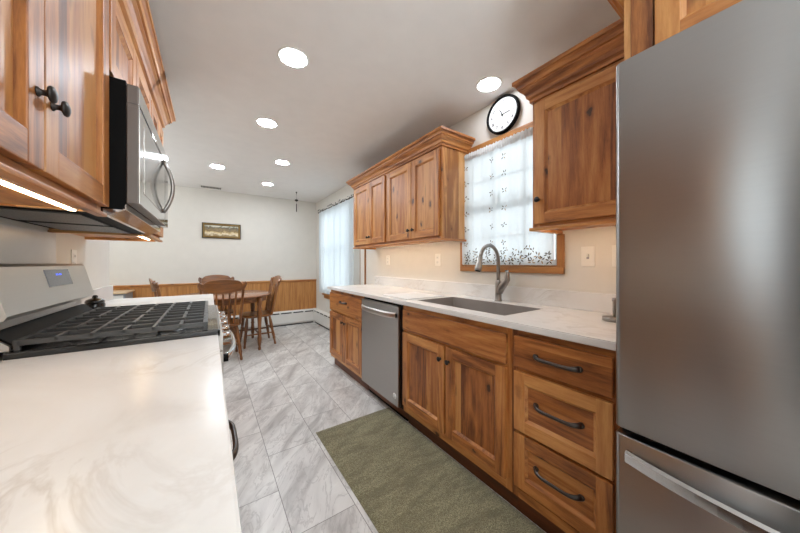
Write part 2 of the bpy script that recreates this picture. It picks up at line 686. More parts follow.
for a, b, c, d in ((YB, LW[0], 0, ZC), (LW[0], LW[1], 0, LW[2]), (LW[0], LW[1], LW[3], ZC), (LW[1], 2.94, 0, ZC)):
    mb.box(XL - T, XL, a, b, c, d, M['wall'])
struct(mb.build('wall_left'))
struct(MB().box(XD - T, XD, 2.94, YF, 0, ZC, M['wall']).build('wall_dining_left'))
struct(MB().box(XD - T, XL - T, 2.82, 2.94, 0, ZC, M['wall']).build('wall_dining_near'))
NW = (-0.35, 1.45, 0.25, 2.1)         # wide window added behind the viewer, unseen, for more light from the rear
mb = MB()
for a, b, c, d in ((XL - T, NW[0], 0, ZC), (NW[0], NW[1], 0, NW[2]), (NW[0], NW[1], NW[3], ZC), (NW[1], XR + T, 0, ZC)):
    mb.box(a, b, YB - T, YB, c, d, M['wall'])
struct(mb.build('wall_near'))
mb = MB()
for a, b, c, d in ((NW[0], NW[0] + .05, NW[2], NW[3]), (NW[1] - .05, NW[1], NW[2], NW[3]), (0.52, 0.58, NW[2], NW[3])):
    mb.box(a, b, YB - 0.09, YB - 0.04, c, d, M['sash'])
for c, d in ((NW[2], NW[2] + .05), (NW[3] - .05, NW[3])):
    mb.box(NW[0] + .05, 0.52, YB - 0.09, YB - 0.04, c, d, M['sash']).box(0.58, NW[1] - .05, YB - 0.09, YB - 0.04, c, d, M['sash'])
o4 = struct(mb.build('added_window_near'))
MB().box(NW[0] + .05, 0.52, YB - 0.067, YB - 0.063, NW[2] + .05, NW[3] - .05, M['glass']).build('window_pane', o4)
MB().box(0.58, NW[1] - .05, YB - 0.067, YB - 0.063, NW[2] + .05, NW[3] - .05, M['glass']).build('window_pane', o4)


def window(name, x, sgn, y0, y1, z0, z1):
    """double-hung window set in the wall thickness; sgn: which way is outdoors"""
    xa, xb = sorted((x + sgn * 0.035, x + sgn * 0.075))
    mb = MB()
    f = 0.035 if name != 'added_window_left' else 0.012
    mb.box(xa, xb, y0, y0 + f, z0, z1, M['sash']).box(xa, xb, y1 - f, y1, z0, z1, M['sash'])
    mb.box(xa, xb, y0 + f, y1 - f, z0, z0 + 0.05, M['sash']).box(xa, xb, y0 + f, y1 - f, z1 - f, z1, M['sash'])
    zm = (z0 + z1) / 2
    mb.box(xa, xb, y0 + f, y1 - f, zm - 0.025, zm + 0.025, M['sash'], 0.003)
    ym = (y0 + y1) / 2
    if name == 'window_1':
        for q in (1, 2):
            yy = y0 + (y1 - y0) * q / 3
            mb.box(xa + 0.012, xb - 0.012, yy - 0.007, yy + 0.007, z0 + 0.05, z1 - f, M['sash'])
        for zz in ((z0 + zm) / 2, (zm + z1) / 2):
            mb.box(xa + 0.013, xb - 0.013, y0 + f, y1 - f, zz - 0.007, zz + 0.007, M['sash'])
    o = struct(mb.build(name))
    xm = (xa + xb) / 2
    MB().box(xm - 0.002, xm + 0.002, y0 + f, y1 - f, z0 + 0.05, z1 - f, M['glass']).build('window_pane', o)
    return o


window('window_1', XR, 1, *KW)
window('window_2', XR, 1, *DW)
window('added_window_left', XL, -1, *LW)
mb = MB()
mb.box(XL, XL + 0.03, -0.72, 0.13, 0.0, 2.10, M['door_dark'], 0.003)  # unseen dark door, added to darken the refrigerator's reflection beside the stripe
for za_, zb_2 in ((0.2, 0.95), (1.1, 1.95)):
    for ya_, yb_ in ((-0.62, -0.32), (-0.23, 0.07)):
        mb.box(XL + 0.03, XL + 0.036, ya_, yb_, za_, zb_2, M['door_dark'], 0.003)
struct(mb.build('added_dark_door'))
# oak casing round the kitchen window (its legs end under the wall cabinets)
mb = MB()
mb.box(XR - 0.018, XR, KW[0] - 0.041, KW[0], 1.118, 1.3615, M['casing_z'], 0.003)
mb.box(XR - 0.018, XR, KW[1], KW[1] + 0.033, 1.118, 1.3615, M['casing_z'], 0.003)
mb.box(XR - 0.0185, XR, KW[0] - 0.041, KW[1] + 0.033, 1.117, 1.158, M['casing_y'], 0.003)
mb.box(XR - 0.022, XR, 0.862, 1.594, 2.078, 2.128, M['casing_y'], 0.004)
mb.box(XR, XR + 0.035, KW[0], KW[1], KW[2] - 0.001, KW[2] + 0.012, M['casing_y'])
struct(mb.build('trim_1'))
# cased strip where the kitchen wall ends
mb = MB()
mb.box(XR - 0.016, XR, 3.452, 3.578, 0, ZC, M['wall'])
mb.box(XR - 0.020, XR, 3.436, 3.452, 0, ZC, M['casing_z'], 0.002)
mb.box(XR - 0.020, XR, 3.578, 3.590, 0, ZC, M['casing_z'], 0.002)
struct(mb.build('trim_2'))
# dining window stool
mb = MB()
mb.box(XR - 0.05, XR + 0.035, DW[0] - 0.05, DW[1] + 0.05, 0.598, 0.62, M['casing_y'], 0.004)
mb.box(XR - 0.018, XR, DW[0] - 0.02, DW[1] + 0.02, 0.535, 0.598, M['casing_y'], 0.003)
struct(mb.build('trim_3'))
# wainscot and its cap rail
mb = MB()
mb.box(XD, XR, YF - 0.012, YF, 0.0, 0.83, M['bead'])
struct(mb.build('wainscot'))
mb = MB()
mb.prism([(YF, 0.812), (YF - 0.016, 0.815), (YF - 0.02, 0.838), (YF - 0.036, 0.846), (YF - 0.036, 0.86), (YF, 0.862)], 0, XD, XR, M['wood_x'])
mb.box(XR - 0.035, XR - 0.001, YF - 0.018, YF - 0.011, 0.28, 0.815, M['casing_z'], 0.002)
struct(mb.build('trim_4'))

# ------------------------------------------------------------------ baseboard heaters
def heater(axis, a, b, wall_c, label):
    t = thing('baseboard_heater', ((a + b) / 2, wall_c, 0) if axis == 0 else (wall_c, (a + b) / 2, 0), label, 'heater')
    w0 = wall_c

    def pr(pts, m, name, aa=a, bb=b):
        mb = MB()
        mb.prism([(w0 - p, z) for p, z in pts], axis, aa, bb, m, 0) if axis == 0 else None
        if axis == 1:
            mb.prism([(w0 - p, z) for p, z in pts], 1, aa, bb, m)
        return mb.build(name, t)
    g = 0.013 if axis == 0 else 0.0
    pr([(g, 0.02), (g, 0.275), (0.045, 0.275), (0.062, 0.255), (0.062, 0.245), (0.03, 0.245), (0.03, 0.05), (0.05, 0.03), (0.05, 0.02)], M['white'], 'back_plate')
    pr([(0.060, 0.045), (0.060, 0.222), (0.068, 0.222), (0.068, 0.045)], M['white'], 'front_cover')
    pr([(0.031, 0.224), (0.031, 0.244), (0.056, 0.244), (0.056, 0.224)], M['slot'], 'damper')
    # brackets that cross the slot
    mb = MB()
    y = a + 0.25
    while y < b - 0.05:
        if axis == 0:
            mb.box(y, y + 0.03, w0 - 0.067, w0 - 0.058, 0.215, 0.25, M['white'])
        else:
            mb.box(w0 - 0.067, w0 - 0.058, y, y + 0.03, 0.215, 0.25, M['white'])
        y += 0.22
    o_ = mb.build('vent_louvre', t)
    o_['kind'] = 'stuff'
    pr([(g, 0.0), (g, 0.02), (0.045, 0.02), (0.045, 0.0)], M['black_gap'], 'floor_gap')
    return t


heater(0, -1.15, XR - 0.075, YF, 'white baseboard heater along the far wall beneath the wood wainscot')
heater(1, 3.62, YF - 0.075, XR, 'white baseboard heater under the curtained dining window on the right wall')
mb = MB()
mb.box(XR - 0.074, XR - 0.001, YF - 0.074, YF - 0.013, 0.0, 0.28, M['white'], 0.003)
tag(mb.build('heater_corner_cover'), 'white corner piece joining the two baseboard heaters in the far right corner', 'heater cover')


# ------------------------------------------------------------------ cabinetry
def door_mesh(mb, xf, sg, y0, y1, z0, z1, fr=0.057, th=0.02, drawer=False):
    """front plane xf, sg = outward direction (+1 or -1 along x)"""
    def X(d):
        return xf - sg * d

    def bx(d0, d1, *a, **k):
        x0, x1 = sorted((X(d0), X(d1)))
        mb.box(x0, x1, *a, **k)
    bx(0, th, y0, y0 + fr, z0, z1, M['wood_z'], bev=0.0025)
    bx(0, th, y1 - fr, y1, z0, z1, M['wood_z'], bev=0.0025)
    bx(0.0004, th, y0 + fr - 0.001, y1 - fr + 0.001, z0, z0 + fr, M['wood_y'], bev=0.0025)
    bx(0.0004, th, y0 + fr - 0.001, y1 - fr + 0.001, z1 - fr, z1, M['wood_y'], bev=0.0025)
    # stepped and sloped moulding inside the frame
    ya, yb, za, zb = y0 + fr, y1 - fr, z0 + fr, z1 - fr
    q = 0.011

    def ring(i, d):
        return [(X(d), ya + i, za + i), (X(d), yb - i, za + i), (X(d), yb - i, zb - i), (X(d), ya + i, zb - i)]
    rs = [ring(-0.001, 0.002), ring(0.002, 0.0045), ring(q, 0.0125), ring(q + 0.0005, 0.016)]
    mb.loops(rs, M['wood_y'] if drawer else M['wood_z'], caps=False)
    bx(0.0125, 0.0185, ya + q * 0.2, yb - q * 0.2, za + q * 0.2, zb - q * 0.2, M['panel_y'] if drawer else M['panel_z'])


def door(parent, xf, sg, y0, y1, z0, z1, fr=0.057, drawer=False, name=None):
    mb = MB()
    door_mesh(mb, xf, sg, y0, y1, z0, z1, fr, drawer=drawer)
    return mb.build(name or ('drawer' if drawer else 'door'), parent)


def slab_drawer(parent, xf, sg, y0, y1, z0, z1, name='drawer'):
    x0, x1 = sorted((xf, xf - sg * 0.02))
    return MB().box(x0, x1, y0, y1, z0, z1, M['panel_y'], 0.005, 3).build(name, parent)


def knob(parent, xf, sg, y, z, r=0.0150):
    mb = MB()
    prof = [(0.0085, 0.0), (0.0085, 0.002), (0.0052, 0.005), (0.0052, 0.010), (0.007, 0.0130), (r * 0.93, 0.0155), (r, 0.0185), (r * 0.9, 0.0210), (r * 0.5, 0.0235), (0.002, 0.0242)]
    mb.lathe(prof, xf, y, z, M['bronze'], 18, 0, sg)
    return mb.build('knob', parent)


def bow_pull(parent, xf, sg, yc, z, L=0.16, out=0.032, r=0.0062, name='handle', mat='pewter'):
    mb = MB()
    pts, rad = [], []
    n = 22
    for i in range(n + 1):
        t = i / n
        s = abs(2 * t - 1)
        d = out * (1 - s ** 5) if s < 0.999 else 0
        pts.append((xf + sg * (0.004 + d * 0.9), yc + (t - 0.5) * L, z))
        rad.append(r * (1.0 + 0.75 * s ** 4))
    mb.tube(pts, rad, M[mat], 10, flat=(0.8, 1.15))
    for e in (-1, 1):
        mb.lathe([(r * 1.9, 0), (r * 1.9, 0.003), (r * 1.5, 0.008)], xf, yc + e * L / 2, z, M[mat], 14, 0, sg)
    return mb.build(name, parent)


def crown(parent, sg, xf, xw, y0, y1, ret0, ret1, z0, z1):
    """sg outward; ret: True returns to the wall"""
    h = z1 - z0
    prof = [(0.0, 0.0), (0.012, 0.0), (0.012, 0.14), (0.018, 0.17), (0.024, 0.20), (0.028, 0.34), (0.040, 0.48), (0.050, 0.54), (0.050, 0.60), (0.058, 0.62), (0.062, 0.74), (0.072, 0.82), (0.078, 0.84), (0.078, 1.0), (0.0, 1.0)]
    rings = []
    P = lambda o, q: None
    path = []
    if ret0:
        path.append(lambda o: (xw, y0 - o))
        path.append(lambda o: (xf + sg * o, y0 - o))
    else:
        path.append(lambda o: (xf + sg * o, y0))
    if ret1:
        path.append(lambda o: (xf + sg * o, y1 + o))
        path.append(lambda o: (xw, y1 + o))
    else:
        path.append(lambda o: (xf + sg * o, y1))
    for p in path:
        rings.append([(*p(o), z0 + t * h) for o, t in prof])
    mb = MB()
    for A, B in zip(rings, rings[1:]):
        mb.loops([A, B], M['wood_y' if abs(B[0][1] - A[0][1]) > abs(B[0][0] - A[0][0]) else 'wood_x'], caps=False)
    return mb.build('crown_moulding', parent)


def light_rail(parent, sg, xf, xw, y0, y1, z0, z1, r0, r1):
    """flat moulding that steps out below the face frame"""
    o = 0.014
    ya, yb = y0 - (o if r0 else 0), y1 + (o if r1 else 0)
    mb = MB()
    xa, xb = sorted((xf + sg * o, xf - sg * (0.020 if sg < 0 else 0.010)))
    z0 = z0 if sg < 0 else z1 - 0.012
    mb.box(xa, xb, ya, yb, z0, z1, M['wood_y'], 0.004)
    for flag, yy in ((r0, ya), (r1, yb - 0.035)):
        if flag:
            xa, xb = sorted((xf - sg * 0.021, xw))
            mb.box(xa, xb, yy + (0 if yy == ya else 0), yy + 0.035, z0 + 0.0005, z1, M['wood_x'], 0.003)
    return mb.build('light_rail', parent)


def wall_cabinet(name, label, sg, xface, xwall, y0, y1, zb, zt, ctop, doors, rets, frame=True, rail=True, dz0=None, dz1=None, knobs=(), knz=None, do_crown=True):
    t = thing(name, (xwall - (-sg) * 0 if False else (xface + xwall) / 2, (y0 + y1) / 2, zb), label, 'cabinet')
    xa, xb = sorted((xface - sg * 0.019, xwall))
    mb = MB()
    th = 0.016
    mb.box(xa, xb, y0, y0 + th, zb, zt, M['side_z'])
    mb.box(xa, xb, y1 - th, y1, zb, zt, M['side_z'])
    mb.box(xa, xb, y0 + th, y1 - th, zb + 0.004, zb + 0.018, M['wood_y'])
    mb.box(xa, xb, y0 + th, y1 - th, zt - 0.014, zt, M['wood_y'])
    bx = sorted((xwall, xwall + sg * 0.008))
    mb.box(bx[0], bx[1], y0 + th, y1 - th, zb + 0.018, zt - 0.014, M['wood_z'])
    mb.build('carcass', t)
    mb = MB()
    xa, xb = sorted((xface, xface - sg * 0.019))
    mb.box(xa, xb, y0, y0 + 0.04, zb, zt, M['wood_z'], 0.0015)
    mb.box(xa, xb, y1 - 0.04, y1, zb, zt, M['wood_z'], 0.0015)
    mb.box(xa, xb, y0 + 0.04, y1 - 0.04, zb, zb + 0.045, M['wood_y'], 0.001)
    mb.box(xa, xb, y0 + 0.04, y1 - 0.04, zt - 0.06, zt, M['wood_y'], 0.001)
    ds = sorted(doors)
    for (a, b), (c, d) in zip(ds, ds[1:]):
        m = (b + c) / 2
        mb.box(xa, xb, m - 0.02, m + 0.02, zb + 0.045, zt - 0.06, M['wood_z'], 0.001)
    mb.build('face_frame', t)
    for i, (a, b) in enumerate(ds):
        d = door(t, xface + sg * 0.02, sg, a, b, dz0, dz1)
        if knobs and knobs[i] is not None:
            knob(d, xface + sg * 0.02, sg, knobs[i], knz)
    if do_crown:
        crown(t, sg, xface, xwall, y0, y1, rets[0], rets[1], ctop[0], ctop[1])
    if rail:
        light_rail(t, sg, xface, xwall, y0, y1, zb - 0.018, zb, rets[0], rets[1])
    return t


XF = 1.49
c_far = wall_cabinet('wall_cabinet', 'four door knotty wood wall cabinet left of the sink window', -1, XF, XR, 1.595, 3.17, 1.380, 2.12, (2.10, 2.203),
                     [(1.612, 1.964), (1.972, 2.376), (2.420, 2.752), (2.786 - 0.03, 3.152)], (True, True), dz0=1.40, dz1=2.082,
                     knobs=(1.936, 2.000, 2.726, 2.782), knz=1.475)
c_near = wall_cabinet('wall_cabinet', 'single door knotty wood wall cabinet between the window and the refrigerator', -1, XF, XR, 0.347, 0.858, 1.380, 2.10, (2.078, 2.203),
                      [(0.368, 0.838)], (False, True), dz0=1.398, dz1=2.056, knobs=(0.815,), knz=1.527)
# cabinet over the refrigerator with its tall side panel
XP = 1.157
t = thing('refrigerator_cabinet', (1.47, -0.14, 1.83), 'deep wood cabinet above the refrigerator with a tall side panel', 'cabinet')
mb = MB()
mb.box(XP, XR, 0.327, 0.345, 0.0, 2.10, M['side_z'], 0.001)
mb.build('side_panel', t)
MB().box(XP, XR, -0.66, -0.642, 0.0, 2.10, M['side_z'], 0.001).build('side_panel', t)
mb = MB()
mb.box(XP, XP + 0.02, 0.27, 0.3265, 1.82, 2.10, M['wood_z'], 0.001)
mb.box(XP, XP + 0.02, -0.6415, -0.585, 1.82, 2.10, M['wood_z'], 0.001)
mb.box(XP, XP + 0.02, -0.585, 0.27, 1.82, 1.86, M['wood_y'], 0.001)
mb.box(XP, XP + 0.02, -0.585, 0.27, 2.06, 2.10, M['wood_y'], 0.001)
mb.build('face_frame', t)
MB().box(XP + 0.02, XR, -0.6415, 0.3265, 1.82, 2.098, M['side_z']).build('carcass', t)
for a, b, kn in ((-0.612, -0.162, -0.19), (-0.156, 0.262, -0.13)):
    d = door(t, XP - 0.02, -1, a, b, 1.84, 2.078)
    knob(d, XP - 0.02, -1, kn, 1.87)
crown(t, -1, XP, 1.412, -0.66, 0.345, True, True, 2.078, 2.203)

# ---- left wall cabinets
XFL = -0.275
CT = (2.085, 2.212)
wall_cabinet('wall_cabinet', 'large wood wall cabinet at the near left, with pewter knobs above the lit strip', 1, XFL, XL, 0.385, 1.226, 1.338, 2.10, CT,
             [(0.405, 0.808), (0.812, 1.218)], (True, False), dz0=1.356, dz1=2.066, knobs=(0.780, 0.838), knz=1.492)
wall_cabinet('wall_cabinet', 'short wood cabinet directly above the microwave', 1, XFL, XL, 1.2275, 1.985, 1.776, 2.10, CT,
             [(1.238, 1.602), (1.608, 1.975)], (False, False), dz0=1.790, dz1=2.066, rail=False, knobs=(1.57, 1.64), knz=1.83)
wall_cabinet('wall_cabinet', 'wood wall cabinet on the left wall past the microwave', 1, XFL, XL, 1.9865, 2.455, 1.338, 2.10, CT,
             [(1.996, 2.222), (2.226, 2.446)], (True, True), dz0=1.356, dz1=2.066)


def strip(y0, y1, x, z, label, mat='strip'):
    t = thing('light_strip', (x, (y0 + y1) / 2, z), label, 'light strip', 'under cabinet light strips')
    MB().box(x - 0.009, x + 0.009, y0, y1, z - 0.004, z, M['white']).build('channel', t)
    MB().box(x - 0.006, x + 0.006, y0 + 0.004, y1 - 0.004, z - 0.007, z - 0.004, M[mat]).build('diffuser', t)


strip(0.42, 1.200, -0.325, 1.3415, 'glowing warm light strip under the large near left wall cabinet')
strip(2.03, 2.415, -0.325, 1.3415, 'short glowing light strip under the left wall cabinet past the microwave')
strip(0.39, 0.82, 1.57, 1.3835, 'warm light strip under the single door cabinet beside the refrigerator', 'strip_right')
strip(1.64, 3.12, 1.57, 1.3835, 'long light strip under the four door wall cabinet', 'strip_right')


# ---- base cabinets
def base_cabinet(label, sg, xface, xback, y0, y1, end0=False, end1=False):
    t = thing('base_cabinet', ((xface + xback) / 2, (y0 + y1) / 2, 0), label, 'cabinet')
    zb, zt = 0.105, 0.883
    xa, xb = sorted((xface - sg * 0.019, xback))
    th = 0.016
    mb = MB()
    mb.box(xa, xb, y0, y0 + th, zb, zt, M['side_z'])
    mb.box(xa, xb, y1 - th, y1, zb, zt, M['side_z'])
    mb.box(xa, xb, y0 + th, y1 - th, zb, zb + 0.015, M['wood_y'])
    q = sorted((xback, xback + sg * 0.006))
    mb.box(q[0], q[1], y0 + th, y1 - th, zb + 0.015, zt, M['wood_y'])
    mb.build('carcass', t)
    xa, xb = sorted((xface - sg * 0.045, xface - sg * 0.063))
    mb = MB()
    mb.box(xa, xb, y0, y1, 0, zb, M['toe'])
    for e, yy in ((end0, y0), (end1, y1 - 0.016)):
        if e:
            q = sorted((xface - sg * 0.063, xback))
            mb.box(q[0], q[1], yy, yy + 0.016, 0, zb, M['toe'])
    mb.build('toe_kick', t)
    return t


def frame_part(t, sg, xface, y0, y1, rails=(), mull=(), s=0.035):
    mb = MB()
    xa, xb = sorted((xface, xface - sg * 0.019))
    zb, zt = 0.105, 0.883
    mb.box(xa, xb, y0, y0 + s, zb, zt, M['wood_z'], 0.001)
    mb.box(xa, xb, y1 - s, y1, zb, zt, M['wood_z'], 0.001)
    for z in (zb + 0.02, zt - 0.017, *rails):
        mb.box(xa, xb, y0 + s, y1 - s, z - 0.02 if z > 0.11 else zb, min(z + 0.02, zt), M['wood_y'], 0.001)
    for m_, a, b in mull:
        mb.box(xa, xb, m_ - 0.018, m_ + 0.018, a, b, M['wood_z'], 0.001)
    mb.build('face_frame', t)


XB = 1.175      # face frame, right run
t = base_cabinet('narrow base cabinet of one drawer over two doors left of the dishwasher', -1, XB, XR, 2.298, 3.14, False, True)
frame_part(t, -1, XB, 2.298, 3.14, (0.64,), ((2.712, 0.145, 0.62),))
d = slab_drawer(t, XB - 0.02, -1, 2.312, 3.126, 0.652, 0.852)
bow_pull(d, XB - 0.02, -1, 2.72, 0.772, 0.14)
for a, b, k_ in ((2.312, 2.706, 2.675), (2.714, 3.126, 2.745)):
    d = door(t, XB - 0.02, -1, a, b, 0.145, 0.632)
    knob(d, XB - 0.02, -1, k_, 0.56)
t = base_cabinet('wide sink base cabinet with a false drawer front over two doors', -1, XB, XR, 0.777, 1.665)
frame_part(t, -1, XB, 0.777, 1.665, (0.69,), ((1.222, 0.145, 0.67),))
slab_drawer(t, XB - 0.02, -1, 0.800, 1.648, 0.703, 0.848, 'false_drawer_front')
for a, b, k_ in ((0.802, 1.205, 1.178), (1.221, 1.648, 1.248)):
    d = door(t, XB - 0.02, -1, a, b, 0.158, 0.686)
    knob(d, XB - 0.02, -1, k_, 0.605)
t = base_cabinet('base cabinet of three stacked drawers beside the refrigerator', -1, XB, XR, 0.346, 0.776)
frame_part(t, -1, XB, 0.346, 0.776, (0.70, 0.422), (), 0.03)
d = slab_drawer(t, XB - 0.02, -1, 0.376, 0.756, 0.711, 0.852)
bow_pull(d, XB - 0.02, -1, 0.566, 0.782, 0.172)
for z0, z1, zh in ((0.424, 0.692, 0.566), (0.165, 0.410, 0.292)):
    d = door(t, XB - 0.02, -1, 0.376, 0.756, z0, z1, 0.052, drawer=True)
    bow_pull(d, XB - 0.02 + 0.0125, -1, 0.568, zh, 0.178, out=0.036)

XBL = -0.012     # face frame, left run
t = base_cabinet('near left base cabinet, before the range, with one drawer pull showing', 1, XBL, XL, 0.20, 1.252, True, False)
frame_part(t, 1, XBL, 0.20, 1.252, (0.70,), ((0.72, 0.145, 0.84),))
for a, b in ((0.215, 0.535), (0.54, 0.885), (0.89, 1.24)):
    pass
d = slab_drawer(t, XBL + 0.02, 1, 0.50, 0.86, 0.711, 0.852)
bow_pull(d, XBL + 0.02, 1, 0.682, 0.815, 0.17, out=0.036)
slab_drawer(t, XBL + 0.02, 1, 0.216, 0.494, 0.711, 0.852)
slab_drawer(t, XBL + 0.02, 1, 0.866, 1.238, 0.711, 0.852)
for a, b in ((0.216, 0.55), (0.556, 0.90), (0.906, 1.238)):
    door(t, XBL + 0.02, 1, a, b, 0.145, 0.69)
t = base_cabinet('far left base cabinet between the range and the dining room', 1, XBL, XL, 2.028, 2.93, False, True)
frame_part(t, 1, XBL, 2.028, 2.93, (0.70,), ((2.48, 0.145, 0.84),))
for a, b in ((2.042, 2.476), (2.484, 2.916)):
    d = slab_drawer(t, XBL + 0.02, 1, a, b, 0.711, 0.852)
    d = door(t, XBL + 0.02, 1, a, b, 0.145, 0.69)
    knob(d, XBL + 0.02, 1, b - 0.03, 0.64)

# ------------------------------------------------------------------ countertops
CX = 1.137
SK = (1.25, 1.625, 0.872, 1.600)        # sink cut-out x0 x1 y0 y1
t = thing('countertop', (1.46, 1.75, 0.884), 'long white quartz countertop with the sink, right side', 'countertop')
mb = MB()
# one continuous slab with a rectangular hole and eased outer edge
y0, y1 = 0.3465, 3.158
xs = [CX, SK[0], SK[1], XR]
ys = [y0, SK[2], SK[3], y1]
tm = bmesh.new()
V = {}
for zi, z in enumerate((0.884, 0.914)):
    for i, x in enumerate(xs):
        for j, y in enumerate(ys):
            V[i, j, zi] = tm.verts.new((x, y, z))
for i in range(3):
    for j in range(3):
        if i == 1 and j == 1:
            continue
        tm.faces.new((V[i, j, 0], V[i, j + 1, 0], V[i + 1, j + 1, 0], V[i + 1, j, 0]))
        tm.faces.new((V[i, j, 1], V[i + 1, j, 1], V[i + 1, j + 1, 1], V[i, j + 1, 1]))
for k_ in range(3):
    tm.faces.new((V[k_, 0, 0], V[k_ + 1, 0, 0], V[k_ + 1, 0, 1], V[k_, 0, 1]))
    tm.faces.new((V[k_, 3, 0], V[k_, 3, 1], V[k_ + 1, 3, 1], V[k_ + 1, 3, 0]))
    tm.faces.new((V[0, k_, 0], V[0, k_, 1], V[0, k_ + 1, 1], V[0, k_ + 1, 0]))
    tm.faces.new((V[3, k_, 0], V[3, k_ + 1, 0], V[3, k_ + 1, 1], V[3, k_, 1]))
for a, b in (((1, 1), (1, 2)), ((1, 2), (2, 2)), ((2, 2), (2, 1)), ((2, 1), (1, 1))):
    tm.faces.new((V[a[0], a[1], 0], V[b[0], b[1], 0], V[b[0], b[1], 1], V[a[0], a[1], 1]))
bmesh.ops.recalc_face_normals(tm, faces=tm.faces)
ed = [e for e in tm.edges if all(abs(v.co.z - 0.914) < 1e-4 for v in e.verts) and len({round(f.normal.z) for f in e.link_faces}) > 1]
ed += [e for e in tm.edges if all(abs(v.co.z - 0.884) < 1e-4 for v in e.verts) and all(abs(v.co.x - CX) < 1e-4 for v in e.verts)]
bmesh.ops.bevel(tm, geom=ed, offset=0.004, segments=2, affect='EDGES')
mb.merge(tm, M['quartz'])
mb.build('slab', t)
MB().box(XR - 0.02, XR, y0, y1, 0.9145, 1.018, M['quartz'], 0.002).build('backsplash', t)

LXE = 0.0275
t = thing('countertop', (-0.3, 0.72, 0.884), 'wide white quartz countertop nearest the viewer, left of the range', 'countertop')
MB().box(XL, LXE, 0.185, 1.2565, 0.884, 0.914, M['quartz'], 0.004).build('slab', t)
t = thing('countertop', (-0.3, 2.48, 0.884), 'white quartz countertop behind the range, ending at the dining room', 'countertop')
MB().box(XL, LXE, 2.0235, 2.945, 0.884, 0.914, M['quartz'], 0.004).build('slab', t)
MB().box(XL, XL + 0.02, 2.0235, 2.938, 0.9145, 1.018, M['quartz'], 0.002).build('backsplash', t)
# quartz facing on the wall behind the range
tag(MB().box(XL + 0.0005, XL + 0.012, 0.30, 2.022, 0.9145, 1.325, M['quartz']).build('backsplash_panel'), 'veined stone panel on the wall behind the range', 'backsplash')

# ------------------------------------------------------------------ sink and faucet
t = thing('kitchen_sink', (1.4375, 1.236, 0.884), 'grey undermount sink set in the right counter below the window', 'sink')
zt, zb_ = 0.8835, 0.69
mb = MB()
def rr(x0, x1, y0, y1, z, r=0.02, n=5):
    pts = []
    for cx, cy, a0 in ((x1 - r, y1 - r, 0), (x0 + r, y1 - r, 90), (x0 + r, y0 + r, 180), (x1 - r, y0 + r, 270)):
        for i in range(n + 1):
            a = math.radians(a0 + 90 * i / n)
            pts.append((cx + r * math.cos(a), cy + r * math.sin(a), z))
    return pts
a_, b_, c_, d_ = SK
e_ = 0.001
R_ = [rr(a_ - .02, b_ + .02, c_ - .02, d_ + .02, zt - 0.012), rr(a_ - .02, b_ + .02, c_ - .02, d_ + .02, zt), rr(a_ - .001, b_ + .001, c_ - .001, d_ + .001, zt), rr(a_ + e_, b_ - e_, c_ + e_, d_ - e_, zt), rr(a_ + e_, b_ - e_, c_ + e_, d_ - e_, 0.9125), rr(a_ + .004, b_ - .004, c_ + .004, d_ - .004, 0.9125),
      rr(a_ + .006, b_ - .006, c_ + .006, d_ - .006, zb_ + .03), rr(a_ + .03, b_ - .03, c_ + .03, d_ - .03, zb_)]
mb.loops(R_, M['sink'], caps=False)
tm = bmesh.new()
tm.faces.new([tm.verts.new(p) for p in R_[-1]])
bmesh.ops.recalc_face_normals(tm, faces=tm.faces)
mb.merge(tm, M['sink'])
mb.build('basin', t)
MB().lathe([(0.0, 0.0015), (0.03, 0.0015), (0.042, 0.004), (0.045, 0.002), (0.045, 0.0)][::-1], 1.50, 1.236, zb_, M['nickel'], 24).build('drain', t)

FX, FY, FZ = 1.700, 1.235, 0.914
t = thing('faucet', (FX, FY, FZ), 'tall brushed nickel gooseneck faucet behind the sink', 'faucet')
MB().lathe([(0.027, 0.0), (0.027, 0.006), (0.023, 0.012), (0.0215, 0.05), (0.021, 0.12), (0.018, 0.14), (0.0145, 0.15)], FX, FY, FZ, M['nickel'], 24).build('body', t)
pts, rad = [], []
for i in range(6):
    pts.append((FX, FY, FZ + 0.14 + 0.026 * i)); rad.append(0.0128)
cx_, cz_, rr_ = FX - 0.098, FZ + 0.285, 0.098
for i in range(1, 15):
    a = math.radians(168 * i / 14)
    pts.append((cx_ + rr_ * math.cos(a), FY + 0.0 * i, cz_ + rr_ * math.sin(a) * 1.1)); rad.append(0.0128)
MB().tube(pts, rad, M['nickel'], 14).build('spout', t)
p0 = Vector(pts[-1]); dd = (p0 - Vector(pts[-2])).normalized()
hp = [p0 + dd * s_ for s_ in (-0.006, 0.0, 0.03, 0.07, 0.088, 0.092)]
h_ = MB().tube(hp, [0.0145, 0.0155, 0.0165, 0.022, 0.0235, 0.020], M['nickel'], 16).build('spray_head', t)
q0 = p0 + dd * 0.0915
MB().tube([q0, q0 + dd * 0.004], [0.018, 0.017], M['black'], 14).build('nozzle', h_)
hx = [(FX - 0.004, FY - 0.016, FZ + 0.06), (FX - 0.004, FY - 0.030, FZ + 0.10), (FX - 0.004, FY - 0.058, FZ + 0.135), (FX - 0.004, FY - 0.074, FZ + 0.158), (FX - 0.004, FY - 0.074, FZ + 0.19), (FX - 0.003, FY - 0.070, FZ + 0.222)]
MB().tube(hx, [0.020, 0.025, 0.0245, 0.0215, 0.016, 0.011], M['nickel'], 14, flat=(1, 1)).build('handle', t)

# cutting board left of the sink
tag(MB().box(1.20, 1.56, 1.655, 2.02, 0.9145, 0.9195, M['face'], 0.002).build('cutting_board'), 'thin pale board lying flat on the counter left of the sink', 'board')
